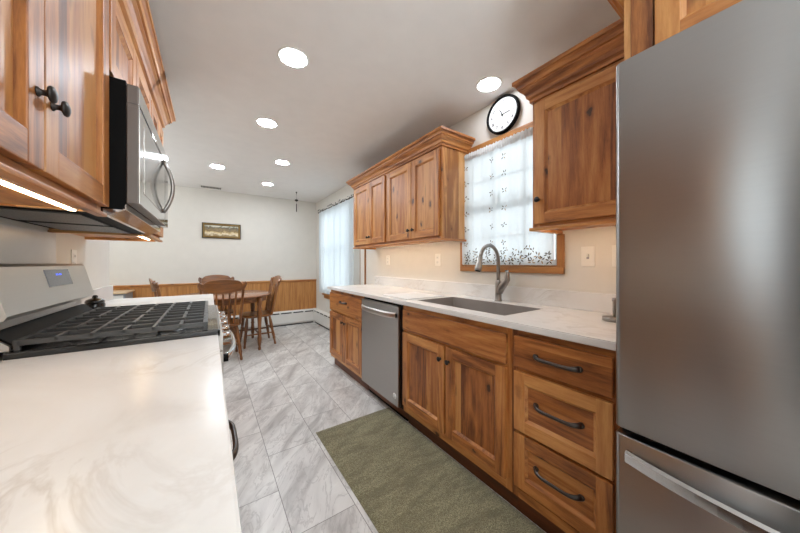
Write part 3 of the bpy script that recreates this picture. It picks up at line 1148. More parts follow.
# paper towel stand by the refrigerator
t = thing('towel_stand', (1.56, 0.500, 0.9145), 'small brushed metal stand with a round base beside the refrigerator', 'stand')
MB().lathe([(0.048, 0.0), (0.048, 0.016), (0.045, 0.020), (0.01, 0.021)], 1.56, 0.500, 0.9145, M['nickel'], 28).build('base', t)
MB().lathe([(0.0085, 0.02), (0.0085, 0.088), (0.011, 0.092), (0.012, 0.100), (0.008, 0.107), (0.002, 0.108)], 1.56, 0.500, 0.9145, M['nickel'], 16).build('post', t)

# ------------------------------------------------------------------ dishwasher
t = thing('dishwasher', (1.46, 1.98, 0), 'stainless steel dishwasher built in under the right counter', 'dishwasher')
MB().box(1.178, XR - 0.01, 1.672, 2.292, 0.105, 0.880, M['black_gap']).build('tub', t)
d = MB().box(1.148, 1.176, 1.694, 2.290, 0.115, 0.862, M['steel_dw'], 0.004, 3).build('door', t)
MB().box(1.222, 1.70, 1.68, 2.284, 0.0, 0.018, M['black']).build('base_pan', t)
MB().box(1.24, 1.70, 1.68, 2.284, 0.018, 0.1045, M['black']).build('base_frame', t)
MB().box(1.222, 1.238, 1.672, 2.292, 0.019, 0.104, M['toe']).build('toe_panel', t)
mb = MB()
pts, n = [], 20
rings = []
for i in range(n + 1):
    u = i / n
    yy = 1.715 + u * 0.555
    bow = 0.038 * (1 - abs(2 * u - 1) ** 3.2) + 0.006
    x_ = 1.148 - bow
    rings.append([(x_, yy, 0.770), (x_ - 0.007, yy, 0.780), (x_ - 0.007, yy, 0.806), (x_, yy, 0.816), (x_ + 0.006, yy, 0.806), (x_ + 0.006, yy, 0.780)])
mb.loops(rings, M['satin'], smooth=False)
for yy in (1.715, 2.262):
    mb.box(1.135, 1.149, yy, yy + 0.008, 0.776, 0.810, M['steel_mw'])
mb.build('handle', d)
mb = MB()
mb.lathe([(0.023, 0), (0.023, 0.001), (0.0, 0.0012)], 1.148, 1.742, 0.186, M['face'], 24, 0, -1)
mb.build('badge', d)
# small curl drawn on the badge
mb = MB()
cv = [(1.1462, 1.742 + 0.0095 * math.cos(a) * (1 - .25 * a / 5), 0.186 + 0.013 * math.sin(a) * (1 - .25 * a / 5)) for a in [i * 0.42 for i in range(12)]]
mb.tube(cv, 0.0011, M['greybox'], 6)
mb.build('badge_mark', d)

# ------------------------------------------------------------------ refrigerator
t = thing('refrigerator', (1.4, -0.145, 0), 'tall stainless steel refrigerator with bottom freezer drawer at the right', 'refrigerator')
FYA, FYB = -0.60, 0.321
FXX = 0.998
MB().box(1.075, 1.76, FYA + 0.006, FYB - 0.006, 0.04, 1.762, M['greybox'], 0.004).build('cabinet_body', t)


def fridge_door(z0, z1, name):
    """front slightly crowned, long edges rounded"""
    out = []
    n = 26
    r = 0.016
    pts = []
    for i in range(7):
        a = math.radians(90 * i / 6)
        pts.append((FXX + r - r * math.sin(a), FYB - r + r * math.cos(a)))
    yA, yB = FYB - r, FYA + r
    for i in range(1, n):
        u = i / n
        y = yA + (yB - yA) * u
        pts.append((FXX - 0.014 * (1 - (2 * u - 1) ** 2), y))
    for i in range(7):
        a = math.radians(90 * (6 - i) / 6)
        pts.append((FXX + r - r * math.sin(a), FYA + r - r * math.cos(a)))
    pts += [(1.068, FYA), (1.068, FYB)]
    mb = MB()
    b = 0.004
    cx = 1.04
    cyy = (FYA + FYB) / 2

    def sh(k_, z):
        return [(cx + (x - cx) * (1 - k_ / 0.03), cyy + (y - cyy) * (1 - k_ / 0.45), z) for x, y in pts]
    mb.loops([sh(b * 0.8, z0), sh(b * .2, z0 + b * .4), sh(0, z0 + b), sh(0, z1 - b), sh(b * .2, z1 - b * .4), sh(b * 0.8, z1)], M['steel'], smooth=True)
    o = mb.build(name, t, origin=(1.6, -0.145, 0.0))
    return o


fd = fridge_door(0.70, 1.776, 'door')
fz = fridge_door(0.06, 0.681, 'freezer_drawer')
MB().box(1.03, 1.072, FYA + 0.01, FYB - 0.01, 0.675, 0.706, M['black_gap']).build('gasket', t)
MB().box(1.09, 1.14, FYA + 0.02, FYB - 0.02, 0.0, 0.04, M['black']).build('base_grille', t)
mb = MB()
rings = []
n = 24
for i in range(n + 1):
    u = i / n
    yy = -0.575 + u * 0.865
    s_ = abs(2 * u - 1)
    d_out = 0.010 + 0.040 * (1 - s_ ** 3.0)
    x_ = FXX - 0.014 * (1 - s_ ** 2) - d_out
    hh = 0.018
    z_ = 0.628
    rings.append([(x_, yy, z_ - hh), (x_ - 0.009, yy, z_ - hh * .7), (x_ - 0.009, yy, z_ + hh * .7), (x_, yy, z_ + hh), (x_ + 0.008, yy, z_ + hh * .8), (x_ + 0.008, yy, z_ - hh * .8)])
mb.loops(rings, M['steel_mw'])
for yy in (-0.575, 0.278):
    mb.box(FXX - 0.014, FXX + 0.006, yy, yy + 0.012, 0.612, 0.644, M['steel_mw'])
mb.build('handle', fz)

# ------------------------------------------------------------------ range
RY0, RY1 = 1.262, 2.018
ym = (RY0 + RY1) / 2
t = thing('gas_range', (-0.28, ym, 0), 'stainless steel gas range with black grates set between the left counters', 'range')
MB().box(XL + 0.013, 0.03, RY0, RY1, 0.05, 0.905, M['steel_range']).build('body', t)
MB().box(-0.475, 0.034, RY0 - 0.0, RY1, 0.906, 0.932, M['cooktop'], 0.006).build('cooktop', t)
mb = MB()
mb.prism([(0.0345, 0.930), (0.040, 0.926), (0.043, 0.912), (0.044, 0.85), (0.0305, 0.85), (0.0305, 0.9055), (0.0345, 0.9055)], 1, RY0 + 0.002, RY1 - 0.002, M['steel_range'])
cp = mb.build('control_panel', t)
for i in range(5):
    yk = 1.36 + i * 0.14
    mb = MB()
    mb.lathe([(0.024, 0), (0.024, 0.004), (0.019, 0.006), (0.018, 0.026), (0.015, 0.030), (0.002, 0.031)], 0.0435, yk, 0.884, M['chrome'], 20, 0, 1)
    mb.box(0.068, 0.076, yk - 0.004, yk + 0.004, 0.868, 0.900, M['chrome'], 0.002)
    mb.build('knob', cp)
od = MB().box(0.031, 0.045, RY0 + 0.006, RY1 - 0.006, 0.24, 0.842, M['steel_range'], 0.004).build('oven_door', t)
MB().box(0.0452, 0.048, RY0 + 0.10, RY1 - 0.10, 0.36, 0.70, M['smoke_glass'], 0.002).build('oven_window', od)
mb = MB()
pts = []
for i in range(19):
    u = i / 18
    s_ = abs(2 * u - 1)
    pts.append((0.050 + 0.048 * (1 - s_ ** 2.6), RY0 + 0.06 + u * (RY1 - RY0 - 0.12), 0.802))
mb.tube(pts, 0.0115, M['chrome'], 12, flat=(1.0, 1.1))
for yy in (RY0 + 0.05, RY1 - 0.075):
    mb.box(0.0452, 0.064, yy, yy + 0.025, 0.788, 0.816, M['black'], 0.003)
mb.build('handle', od)
MB().box(0.031, 0.053, RY0 + 0.006, RY1 - 0.006, 0.06, 0.23, M['steel_range'], 0.004).build('storage_drawer', t)
# backguard: tilted panel
mb = MB()
pr = [(-0.600, 0.932), (-0.600, 1.172), (-0.585, 1.181), (-0.520, 1.181), (-0.508, 1.172), (-0.474, 1.030), (-0.480, 1.018), (-0.515, 1.010), (-0.515, 0.985), (-0.470, 0.945), (-0.470, 0.932)]
mb.prism(pr, 1, RY0 + 0.02, RY1 - 0.008, M['steel_range'], 0.0)
bgd = mb.build('backguard', t)


def on_face(y0, y1, s0, s1, lift, m, name, par):
    """rectangle on the tilted backguard face; s runs 0..1 from bottom to top"""
    A = Vector((-0.474, 0, 1.030)); B = Vector((-0.508, 0, 1.172))
    nrm = Vector((0.972, 0, 0.233))
    f = lambda s_, y, l: tuple(A.lerp(B, s_) + Vector((0, y, 0)) + nrm * l)
    mb = MB()
    mb.loops([[f(s0, y0, l), f(s0, y1, l), f(s1, y1, l), f(s1, y0, l)] for l in (-0.001, lift)], m)
    return mb.build(name, par)


dp = on_face(1.588, 1.80, 0.45, 0.90, 0.0015, M['display'], 'display', bgd)
for k_, (yy, w_) in enumerate(((1.672, .006), (1.684, .006), (1.700, .006), (1.712, .006))):
    on_face(yy, yy + w_, 0.74, 0.79, 0.0022, M['digits'], 'digit', dp)
mb = MB()
mb.prism([(-0.5145, 0.934), (-0.5145, 0.984), (-0.505, 0.984), (-0.4635, 0.946), (-0.4635, 0.934)], 1, RY0 + 0.03, RY1 - 0.02, M['black'])
mb.build('rear_vent', t)
# burners
for bx_, by_, br in ((-0.36, 1.43, 0.036), (-0.12, 1.43, 0.045), (-0.24, 1.64, 0.038), (-0.36, 1.85, 0.032), (-0.12, 1.85, 0.042)):
    b = MB().lathe([(br * 1.15, 0), (br * 1.15, 0.006), (br, 0.012), (br * .9, 0.012)], bx_, by_, 0.9325, M['alu'], 24).build('burner', t)
    MB().lathe([(br * .98, 0.012), (br, 0.015), (br * .96, 0.019), (br * .3, 0.0205)], bx_, by_, 0.9325, M['cap'], 24).build('burner_cap', b)
# three cast iron grates
def grate(y0, y1):
    mb = MB()
    x0, x1 = -0.455, -0.012
    z0, z1 = 0.950, 0.962
    b = 0.0055
    for xx in (x0, x1):
        mb.box(xx - b * 1.3, xx + b * 1.3, y0, y1, z0 - 0.004, z1, M['iron'], 0.002)
    for yy in (y0, y1):
        mb.box(x0, x1, yy - b * (1 if yy > y0 else 0) , yy + b * (1 if yy == y0 else 0) + 0.001, z0 - 0.004, z1, M['iron'], 0.0015)
    w_ = y1 - y0
    for u in (1 / 3, 2 / 3):
        yy = y0 + w_ * u
        mb.box(x0, x1, yy - b * .9, yy + b * .9, z0, z1 + 0.001, M['iron'], 0.002)
    for j in range(1, 6):
        xx = x0 + (x1 - x0) * j / 6
        if j % 2:
            mb.box(xx - b * .9, xx + b * .9, y0, y0 + w_ * .40, z0, z1 + 0.001, M['iron'], 0.002)
            mb.box(xx - b * .9, xx + b * .9, y1 - w_ * .40, y1, z0, z1 + 0.001, M['iron'], 0.002)
        else:
            mb.box(xx - b * .9, xx + b * .9, y0, y1, z0, z1 + 0.001, M['iron'], 0.002)
    for xx in (x0, x1):
        for yy in (y0 + 0.006, y1 - 0.006):
            mb.box(xx - b, xx + b, yy - b, yy + b, 0.9325, z0, M['iron'])
    mb.build('grate', t)


gy = RY0 + 0.012
gw = (RY1 - RY0 - 0.024) / 3
for i in range(3):
    grate(gy + i * gw + 0.0015, gy + (i + 1) * gw - 0.0015)
# jar beyond the range
t = thing('lidded_jar', (-0.50, 2.13, 0.9145), 'small black lidded jar on the counter at the back corner of the range', 'jar')
MB().lathe([(0.036, 0), (0.039, 0.004), (0.039, 0.052), (0.036, 0.058)], -0.50, 2.13, 0.9145, M['cooktop'], 28).build('jar_body', t)
MB().lathe([(0.037, 0.0585), (0.038, 0.066), (0.033, 0.076), (0.020, 0.082), (0.010, 0.084), (0.012, 0.094), (0.008, 0.099), (0.002, 0.1)], -0.50, 2.13, 0.9145, M['cooktop'], 28).build('lid', t)

# ------------------------------------------------------------------ microwave
MY0, MY1 = 1.232, 1.984
t = thing('microwave', (-0.4, (MY0 + MY1) / 2, 1.345), 'over-the-range stainless microwave with a curved handle', 'microwave')
MB().box(XL + 0.001, -0.2205, MY0, MY1, 1.355, 1.770, M['black'], 0.002).build('case', t)
mb = MB()
mb.box(-0.2195, -0.190, MY0 + 0.001, 1.862, 1.376, 1.694, M['mw_side'], 0.003)
mb.box(-0.192, -0.188, MY0 + 0.0035, 1.860, 1.3785, 1.6915, M['steel_mw'], 0.0015)
mb.box(-0.2195, -0.1905, MY0 + 0.0015, MY0 + 0.0215, 1.690, 1.7005, M['mw_side'])
dr = mb.build('door', t)
MB().box(-0.1885, -0.1868, MY0 + 0.075, 1.745, 1.425, 1.655, M['steel_mw'], 0.001).build('door_window', dr)
MB().box(-0.2195, -0.188, 1.865, MY1 - 0.001, 1.376, 1.694, M['smoke_glass'], 0.003).build('control_panel', t)
MB().box(-0.2195, -0.191, MY0 + 0.001, MY1 - 0.001, 1.701, 1.762, M['mw_side'], 0.003).box(-0.192, -0.1885, MY0 + 0.0035, MY1 - 0.003, 1.703, 1.760, M['steel_mw'], 0.0015).build('vent_grille', t)
MB().box(-0.2195, -0.1895, MY0 + 0.022, MY1 - 0.002, 1.6942, 1.7008, M['black_gap']).build('vent_gap', t)
mb = MB()
pts = []
for i in range(17):
    u = i / 16
    s_ = 2 * u - 1
    pts.append((-0.187 + 0.037 * (1 - s_ * s_), 1.79, 1.434 + u * 0.252))
mb.tube(pts, 0.0095, M['nickel'], 12, flat=(1.3, 0.9))
mb.build('handle', dr)
# underside: bevelled steel lip, slot and filters
mb = MB()
mb.prism([(-0.2195, 1.3545), (-0.2195, 1.3745), (-0.228, 1.3545)], 1, MY0, MY1, M['steel_mw'])
mb.prism([(-0.228, 1.3545), (-0.2225, 1.3545), (-0.262, 1.335), (-0.275, 1.335), (-0.275, 1.3545)], 1, MY0 + 0.004, MY1 - 0.004, M['steel_mw'])
mb.prism([(XL + 0.01, 1.3545), (-0.276, 1.3545), (-0.276, 1.337), (XL + 0.01, 1.345)], 1, MY0 + 0.004, MY1 - 0.004, M['black'])
mb.build('underside', t)
for a, b in ((1.27, 1.58), (1.63, 1.94)):
    mb = MB()
    mb.prism([(-0.56, 1.3405), (-0.33, 1.3365), (-0.33, 1.3335), (-0.56, 1.3375)], 1, a, b, M['dark_filter'])
    k_ = a + 0.01
    while k_ < b - 0.01:
        mb.prism([(-0.56, 1.3376), (-0.33, 1.3336), (-0.33, 1.3325), (-0.56, 1.3365)], 1, k_, k_ + 0.004, M['nickel'])
        k_ += 0.014
    mb.build('grease_filter', t)

# ------------------------------------------------------------------ rug
random.seed(4)
mb = MB()
x0, x1, y0, y1 = 0.612, 1.212, 0.35, 1.925
N_, K_ = 40, 100
tm = bmesh.new()
G = []
for i in range(N_ + 1):
    row = []
    for j in range(K_ + 1):
        ex = min(i, N_ - i) / 1.0
        ey = min(j, K_ - j) / 1.0
        e = min(ex, ey, 1.0)
        z = 0.004 + 0.009 * e + random.uniform(-0.0012, 0.0012)
        row.append(tm.verts.new((x0 + (x1 - x0) * i / N_, y0 + (y1 - y0) * j / K_, z)))
    G.append(row)
for i in range(N_):
    for j in range(K_):
        tm.faces.new((G[i][j], G[i + 1][j], G[i + 1][j + 1], G[i][j + 1]))
mb.merge(tm, M['rug'], True)
mb.box(x0, x1, y0, y1, 0.0005, 0.0042, M['rug'])
tag(mb.build('runner_rug'), 'olive green shaggy runner rug on the tile floor before the sink', 'rug')

# ------------------------------------------------------------------ kitchen curtain with embroidery
random.seed(11)


def wave(y):
    return 0.0065 * math.sin(y * 62) + 0.004 * math.sin(y * 37 + 1.0) + 0.002 * math.sin(y * 141)


CYA, CYB, CZA, CZB = 0.872, 1.630, 1.168, 2.070
CXP = XR - 0.034


def sheet(mb, xc, ya, yb, za, zb, m, fn, ny=150, nz=14, hem=0.0):
    tm = bmesh.new()
    g = []
    for j in range(nz + 1):
        v = j / nz
        row = []
        for i in range(ny + 1):
            y = ya + (yb - ya) * i / ny
            z = za + (zb - za) * v
            if j == 0:
                z += hem * abs(math.sin(y * 70))
            amp = 0.55 + 0.45 * math.sin(v * PI * .9)
            row.append(tm.verts.new((xc + fn(y) * amp, y, z)))
        g.append(row)
    for j in range(nz):
        for i in range(ny):
            tm.faces.new((g[j][i], g[j][i + 1], g[j + 1][i + 1], g[j + 1][i]))
    mb.merge(tm, m, True)


t = thing('kitchen_curtain', (CXP, 1.254, CZB), 'sheer white curtain with embroidered leaves over the sink window', 'curtain')
mb = MB()
sheet(mb, CXP, CYA, CYB, CZA, CZB - 0.02, M['lace'], wave, 160, 16, 0.008)
panel = mb.build('curtain_panel', t)
# gathered heading ruffle
mb = MB()
tm = bmesh.new()
g = []
for j in range(4):
    row = []
    for i in range(221):
        y = CYA - 0.01 + (CYB - CYA + 0.02) * i / 220
        a = 0.004 + 0.006 * (j % 3)
        row.append(tm.verts.new((CXP - 0.004 + a * math.sin(i * 1.05 + j), y, CZB - 0.045 + j * 0.019 + 0.004 * math.sin(i * .77 + j))))
    g.append(row)
for j in range(3):
    for i in range(220):
        tm.faces.new((g[j][i], g[j][i + 1], g[j + 1][i + 1], g[j + 1][i]))
mb.merge(tm, M['face'], True)
mb.build('ruffle', t)
MB().tube([(CXP + 0.006, CYA - 0.008, CZB - 0.018), (CXP + 0.006, CYB + 0.004, CZB - 0.018)], 0.005, M['white'], 10).build('curtain_rod', t)


def leaf(tm_, y, z, L, W, a):
    c, s_ = math.cos(a), math.sin(a)
    v = (z - CZA) / (CZB - 0.02 - CZA)
    amp = 0.55 + 0.45 * math.sin(max(0, v) * PI * .9)
    vs = []
    for k_ in range(8):
        q = 2 * PI * k_ / 8
        u_, w_ = L * math.cos(q), W * math.sin(q) * (1 - 0.3 * abs(math.cos(q)))
        yy, zz = y + u_ * c - w_ * s_, z + u_ * s_ + w_ * c
        vs.append(tm_.verts.new((CXP + wave(yy) * amp - 0.0012, yy, zz)))
    tm_.faces.new(vs)


dark, tan = bmesh.new(), bmesh.new()


def sprig(y, z, sc=1.0, n=5):
    a0 = random.uniform(0, 6.28)
    for k_ in range(n):
        a = a0 + k_ * 6.28 / n + random.uniform(-.3, .3)
        rr2 = random.uniform(0.012, 0.022) * sc
        yy, zz = y + rr2 * math.cos(a), z + rr2 * math.sin(a)
        if CYA + 0.012 < yy < CYB - 0.012 and zz > CZA + 0.012:
            leaf(dark if random.random() < .8 else tan, yy, zz, 0.0120 * sc, 0.0046 * sc, a + random.uniform(-.4, .4))


y = CYA + 0.03
while y < CYB - 0.02:
    for z in (CZA + 0.03, CZA + 0.068):
        sprig(y + random.uniform(-.012, .012), z + random.uniform(-.01, .012), 1.0, random.choice((4, 5, 6)))
    y += 0.066
for k_ in range(12):
    sprig(random.uniform(CYA + .03, CYB - .03), CZA + random.uniform(.09, .13), 0.8, 3)
for yc in (CYB - 0.045, CYB - 0.29, CYB - 0.40):
    z = CZA + 0.17
    while z < CZB - 0.08:
        sprig(yc + random.uniform(-.006, .006), z, 0.85, 4)
        z += 0.125
mb = MB()
mb.merge(dark, M['leaf'])
mb.merge(tan, M['thread'])
o_ = mb.build('embroidery', panel)
o_['kind'] = 'stuff'
# green suncatcher hanging at the glass
t_ = MB()
t_.loops([[(XR + 0.012 + 0.005 * q, 1.305 + w_ * math.cos(a), 1.66 + h_2 * math.sin(a)) for a in [i * PI / 8 for i in range(16)]] for q, w_, h_2 in ((0, 0.006, 0.05), (0.5, 0.012, 0.062), (1, 0.006, 0.05))], M['green_glass'], smooth=True)
t_.tube([(XR + 0.0145, 1.305, 1.72), (XR + 0.0145, 1.305, 1.86)], 0.0012, M['rod'], 6)
tag(t_.build('suncatcher'), 'long green glass suncatcher hanging behind the embroidered curtain', 'ornament')

# ------------------------------------------------------------------ dining curtain and rod
def wave2(y):
    return 0.022 * math.sin(y * 46) + 0.008 * math.sin(y * 23 + 2) + 0.004 * math.sin(y * 97)


t = thing('dining_curtain', (XR - 0.07, 4.58, 2.2), 'sheer curtain', 'curtain')
t['label'] = 'sheer pleated white curtain over the dining room window'
mb = MB()
sheet(mb, XR - 0.075, 3.65, 5.21, 0.645, 2.135, M['sheer'], wave2, 260, 12)
mb.build('curtain_panel', t)
rod = thing('curtain_rod', (XR - 0.075, 4.62, 2.20), 'dark leafy curtain rod above the dining window', 'curtain rod')
MB().tube([(XR - 0.075, 3.62, 2.147), (XR - 0.075, 5.26, 2.147)], 0.008, M['rod'], 10).build('pole', rod)
mb = MB()
random.seed(3)
y = 3.66
while y < 5.24:
    a = random.uniform(0, PI)
    z = 2.158 + random.uniform(-.015, .025)
    L_ = 0.022
    dy, dz = L_ * math.cos(a), L_ * math.sin(a)
    mb.tube([(XR - 0.088, y - dy, z - dz), (XR - 0.09, y, z), (XR - 0.088, y + dy, z + dz)], [0.0015, 0.009, 0.0015], M['rod'], 8, flat=(1, .4))
    y += 0.062
mb.build('leaf_garland', rod)
for yy in (3.63, 5.245):
    MB().box(XR - 0.078, XR, yy - 0.006, yy + 0.006, 2.134, 2.142, M['rod']).build('bracket', rod)

# ------------------------------------------------------------------ ceiling lights
LP = [(0.416, 1.733, 'recessed ceiling light nearest the viewer over the aisle'),
      (0.417, 2.668, 'recessed ceiling light second from the viewer over the aisle'),
      (0.737, 3.606, 'recessed ceiling light at the kitchen end near the four door cabinet'),
      (0.086, 4.223, 'recessed ceiling light leftmost, above the dining table'),
      (0.745, 4.715, 'recessed ceiling light farthest away, near the dining wall'),
      (1.587, 1.227, 'recessed ceiling light above the sink beside the clock'),
      (0.40, -0.9, 'added recessed ceiling light, unseen behind the viewer'),  # added as fill from behind, never in view
      (-1.2, 4.3, 'added recessed ceiling light, unseen on the left of the dining room')]  # added lamp on the dining side, never in view
def down_light(x, y, label):
    t = thing('ceiling_light', (x, y, ZC), label, 'ceiling light', 'recessed ceiling lights')
    mb = MB()
    mb.lathe([(0.074, 0.0), (0.078, 0.002), (0.086, 0.004), (0.090, 0.001), (0.090, 0.0)], x, y, ZC - 0.0005, M['white'], 40, 2, -1)
    mb.build('trim_ring', t)
    MB().lathe([(0.070, 0.0), (0.070, 0.0035), (0.0, 0.0045)], x, y, ZC - 0.0008, M['lamp_dim' if x > 1.5 else 'lamp'], 40, 2, -1).build('lens', t)
for p in LP:
    down_light(*p)

# ceiling vent
t = thing('ceiling_vent', (0.02, 5.42, ZC), 'white slotted air vent in the ceiling near the far wall', 'vent')
mb = MB()
mb.box(-0.13, 0.175, 5.36, 5.48, ZC - 0.006, ZC - 0.0005, M['white'], 0.002)
mb.build('frame', t)
mb = MB()
for i in range(14):
    xx = -0.105 + i * 0.019
    mb.box(xx, xx + 0.011, 5.378, 5.462, ZC - 0.014, ZC - 0.0058, M['slot'])
mb.build('slots', t)

# hanging ornament near the far corner
t = thing('hanging_chime', (1.24, 4.96, ZC), 'small dark ornament hanging from the ceiling near the far corner', 'ornament')
MB().lathe([(0.012, 0), (0.014, 0.004), (0.005, 0.02), (0.003, 0.04)], 1.24, 4.96, ZC, M['rod'], 14, 2, -1).build('hook', t)
MB().tube([(1.24, 4.96, ZC - 0.03), (1.24, 4.96, ZC - 0.32)], 0.001, M['rod'], 6).build('cord', t)
MB().lathe([(0.004, 0.125), (0.026, 0.135), (0.030, 0.15), (0.012, 0.162), (0.003, 0.165)], 1.24, 4.96, ZC, M['rod'], 18, 2, -1).build('bell', t)
MB().lathe([(0.003, 0.20), (0.007, 0.215), (0.008, 0.33), (0.003, 0.345)], 1.24, 4.96, ZC, M['rod'], 12, 2, -1).build('clapper', t)

# ------------------------------------------------------------------ clock
CKY, CKZ, CKR = 1.250, 2.272, 0.136
t = thing('wall_clock', (XR, CKY, CKZ), 'round black rimmed wall clock above the sink window', 'clock')
mb = MB()
mb.lathe([(CKR - 0.004, 0.001), (CKR, 0.012), (CKR - 0.002, 0.03), (CKR - 0.008, 0.036), (CKR - 0.016, 0.032), (CKR - 0.019, 0.020), (CKR - 0.019, 0.004)], XR, CKY, CKZ, M['black'], 56, 0, -1)
mb.build('rim', t)
fc = MB().lathe([(CKR - 0.017, 0.002), (CKR - 0.017, 0.0215), (0.001, 0.022)], XR, CKY, CKZ, M['face'], 56, 0, -1, smooth=False).build('dial', t)


def text_mesh(s, size, y, z, x, m, parent, name='numeral', along=-1):
    """lettering on a face that looks toward -x"""
    cu = bpy.data.curves.new(name, 'FONT')
    cu.body = s
    cu.size = size
    cu.extrude = 0.0004
    cu.align_x = 'CENTER'
    cu.align_y = 'CENTER'
    to = bpy.data.objects.new(name, cu)
    C.objects.link(to)
    dg = bpy.context.evaluated_depsgraph_get()
    me = bpy.data.meshes.new_from_object(to.evaluated_get(dg))
    bpy.data.objects.remove(to)
    me.transform(Matrix.Rotation(-PI / 2, 4, 'Z') @ Matrix.Rotation(PI / 2, 4, 'X'))
    me.materials.clear()
    me.materials.append(m)
    o = bpy.data.objects.new(name, me)
    C.objects.link(o)
    base = Vector((0, 0, 0))
    q = parent
    while q is not None:
        base += Vector(q.location)
        q = q.parent
    o.location = Vector((x, y, z)) - base
    o.parent = parent
    return o


for h in range(1, 13):
    a = 2 * PI * h / 12
    text_mesh(str(h), 0.034, CKY - 0.092 * math.sin(a), CKZ + 0.092 * math.cos(a), XR - 0.0228, M['ink'], fc)


def hand(ang, L, wd, name, x):
    c, s_ = math.cos(ang), math.sin(ang)
    pts = [(-0.018, -wd * .6), (-0.018, wd * .6), (L * .7, wd), (L, 0.0006), (L, -0.0006), (L * .7, -wd)]
    q = [(CKY - (u * s_ + v * c), CKZ + (u * c - v * s_)) for u, v in pts]
    mb = MB()
    mb.prism(q, 0, x - 0.0012, x, M['ink'])
    return mb.build(name, t)


hand(2 * PI * (11.1 / 12), 0.058, 0.0036, 'hour_hand', XR - 0.0245)
hand(2 * PI * (14.5 / 60), 0.082, 0.0028, 'minute_hand', XR - 0.0262)
hand(2 * PI * (29 / 60), 0.075, 0.0009, 'second_hand', XR - 0.0280)

# ------------------------------------------------------------------ outlets and switches
def plate(sg, x, y, z, label, kind, w=0.07, h=0.115):
    t = thing('wall_' + kind, (x, y, z), label, kind.replace('_', ' '))
    xa, xb = sorted((x, x + sg * 0.005))
    MB().box(xa, xb, y - w / 2, y + w / 2, z - h / 2, z + h / 2, M['white_plastic'], 0.002).build('cover_plate', t)
    if kind == 'switch':
        xa, xb = sorted((x + sg * 0.005, x + sg * 0.013))
        MB().box(xa, xb, y - 0.005, y + 0.005, z - 0.004, z + 0.016, M['white'], 0.002).build('toggle', t)
        xa, xb = sorted((x + sg * 0.005, x + sg * 0.0056))
        MB().box(xa, xb, y - 0.0065, y + 0.0065, z - 0.014, z + 0.014, M['greybox']).build('toggle_slot', t)
    else:
        for dz in (-0.022, 0.022):
            xa, xb = sorted((x + sg * 0.005, x + sg * 0.0068))
            f = MB().box(xa, xb, y - 0.016, y + 0.016, z + dz - 0.014, z + dz + 0.014, M['white'], 0.003).build('receptacle', t)
            xa, xb = sorted((x + sg * 0.0066, x + sg * 0.0072))
            mb = MB()
            for dy in (-0.006, 0.006):
                mb.box(xa, xb, y + dy - 0.001, y + dy + 0.001, z + dz - 0.004, z + dz + 0.005, M['slot'])
            mb.build('slots', f)
    return t


plate(-1, XR, 0.700, 1.222, 'ivory toggle switch on the wall right of the sink window', 'switch')
plate(-1, XR, 1.968, 1.215, 'ivory outlet on the wall left of the sink window', 'outlet')
plate(-1, XR, 2.86, 1.22, 'ivory outlet on the wall under the far end of the four door cabinet', 'outlet')
plate(-1, XR, 0.55, 1.222, 'ivory outlet on the wall half hidden by the refrigerator', 'outlet')
plate(1, XL, 2.27, 1.20, 'white outlet on the left wall above the range backguard', 'outlet')

# ------------------------------------------------------------------ picture
t = thing('framed_picture', (0.177, YF, 1.731), 'small wide landscape picture in a gilt frame on the far wall', 'picture')
px0, px1, pz0, pz1 = -0.100, 0.455, 1.604, 1.858
mb = MB()


def fr_ring(i, y):
    return [(px0 + i, y, pz0 + i), (px1 - i, y, pz0 + i), (px1 - i, y, pz1 - i), (px0 + i, y, pz1 - i)]


mb.loops([fr_ring(0, YF - 0.001), fr_ring(0, YF - 0.022), fr_ring(0.006, YF - 0.026), fr_ring(0.012, YF - 0.022)], M['frame_dark'], caps=False)
mb.loops([fr_ring(0.012, YF - 0.022), fr_ring(0.022, YF - 0.024), fr_ring(0.036, YF - 0.014), fr_ring(0.040, YF - 0.006)], M['gold'], caps=False)
mb.build('frame', t)
MB().box(px0 + 0.038, px1 - 0.038, YF - 0.009, YF - 0.002, pz0 + 0.038, pz1 - 0.038, M['art']).build('print', t)

# ------------------------------------------------------------------ dining table
TX, TY = 0.20, 4.57
t = thing('dining_table', (TX, TY, 0), 'round wooden dining table in front of the wainscot', 'table')
MB().lathe([(0.535, 0.0), (0.56, 0.004), (0.572, 0.016), (0.57, 0.026), (0.56, 0.03), (0.0, 0.03)], TX, TY, 0.725, M['tabletop'], 72).build('table_top', t)
mb = MB()
mb.loops([[(TX + r * math.cos(i * PI / 24), TY + r * math.sin(i * PI / 24), z) for i in range(48)] for r, z in ((0.50, 0.7245), (0.50, 0.655), (0.48, 0.655), (0.48, 0.7245))], M['chair_x'], caps=False)
mb.build('apron', t)
TL = [(0.030, 0.725), (0.030, 0.62), (0.022, 0.60), (0.030, 0.57), (0.032, 0.50), (0.024, 0.36), (0.019, 0.27), (0.027, 0.25), (0.020, 0.23), (0.027, 0.16), (0.024, 0.10), (0.015, 0.05), (0.020, 0.03), (0.017, 0.0)]
for sx in (-1, 1):
    for sy in (-1, 1):
        MB().lathe(TL[::-1], TX + sx * 0.365, TY + sy * 0.365 , 0.0, M['chair'], 18).build('leg', t)


# ------------------------------------------------------------------ dining chair
def lerp_leg(a, b, prof, m, n=12):
    A, B = Vector(a), Vector(b)
    return MB().tube([A.lerp(B, u) for u, r in prof], [r for u, r in prof], m, n)


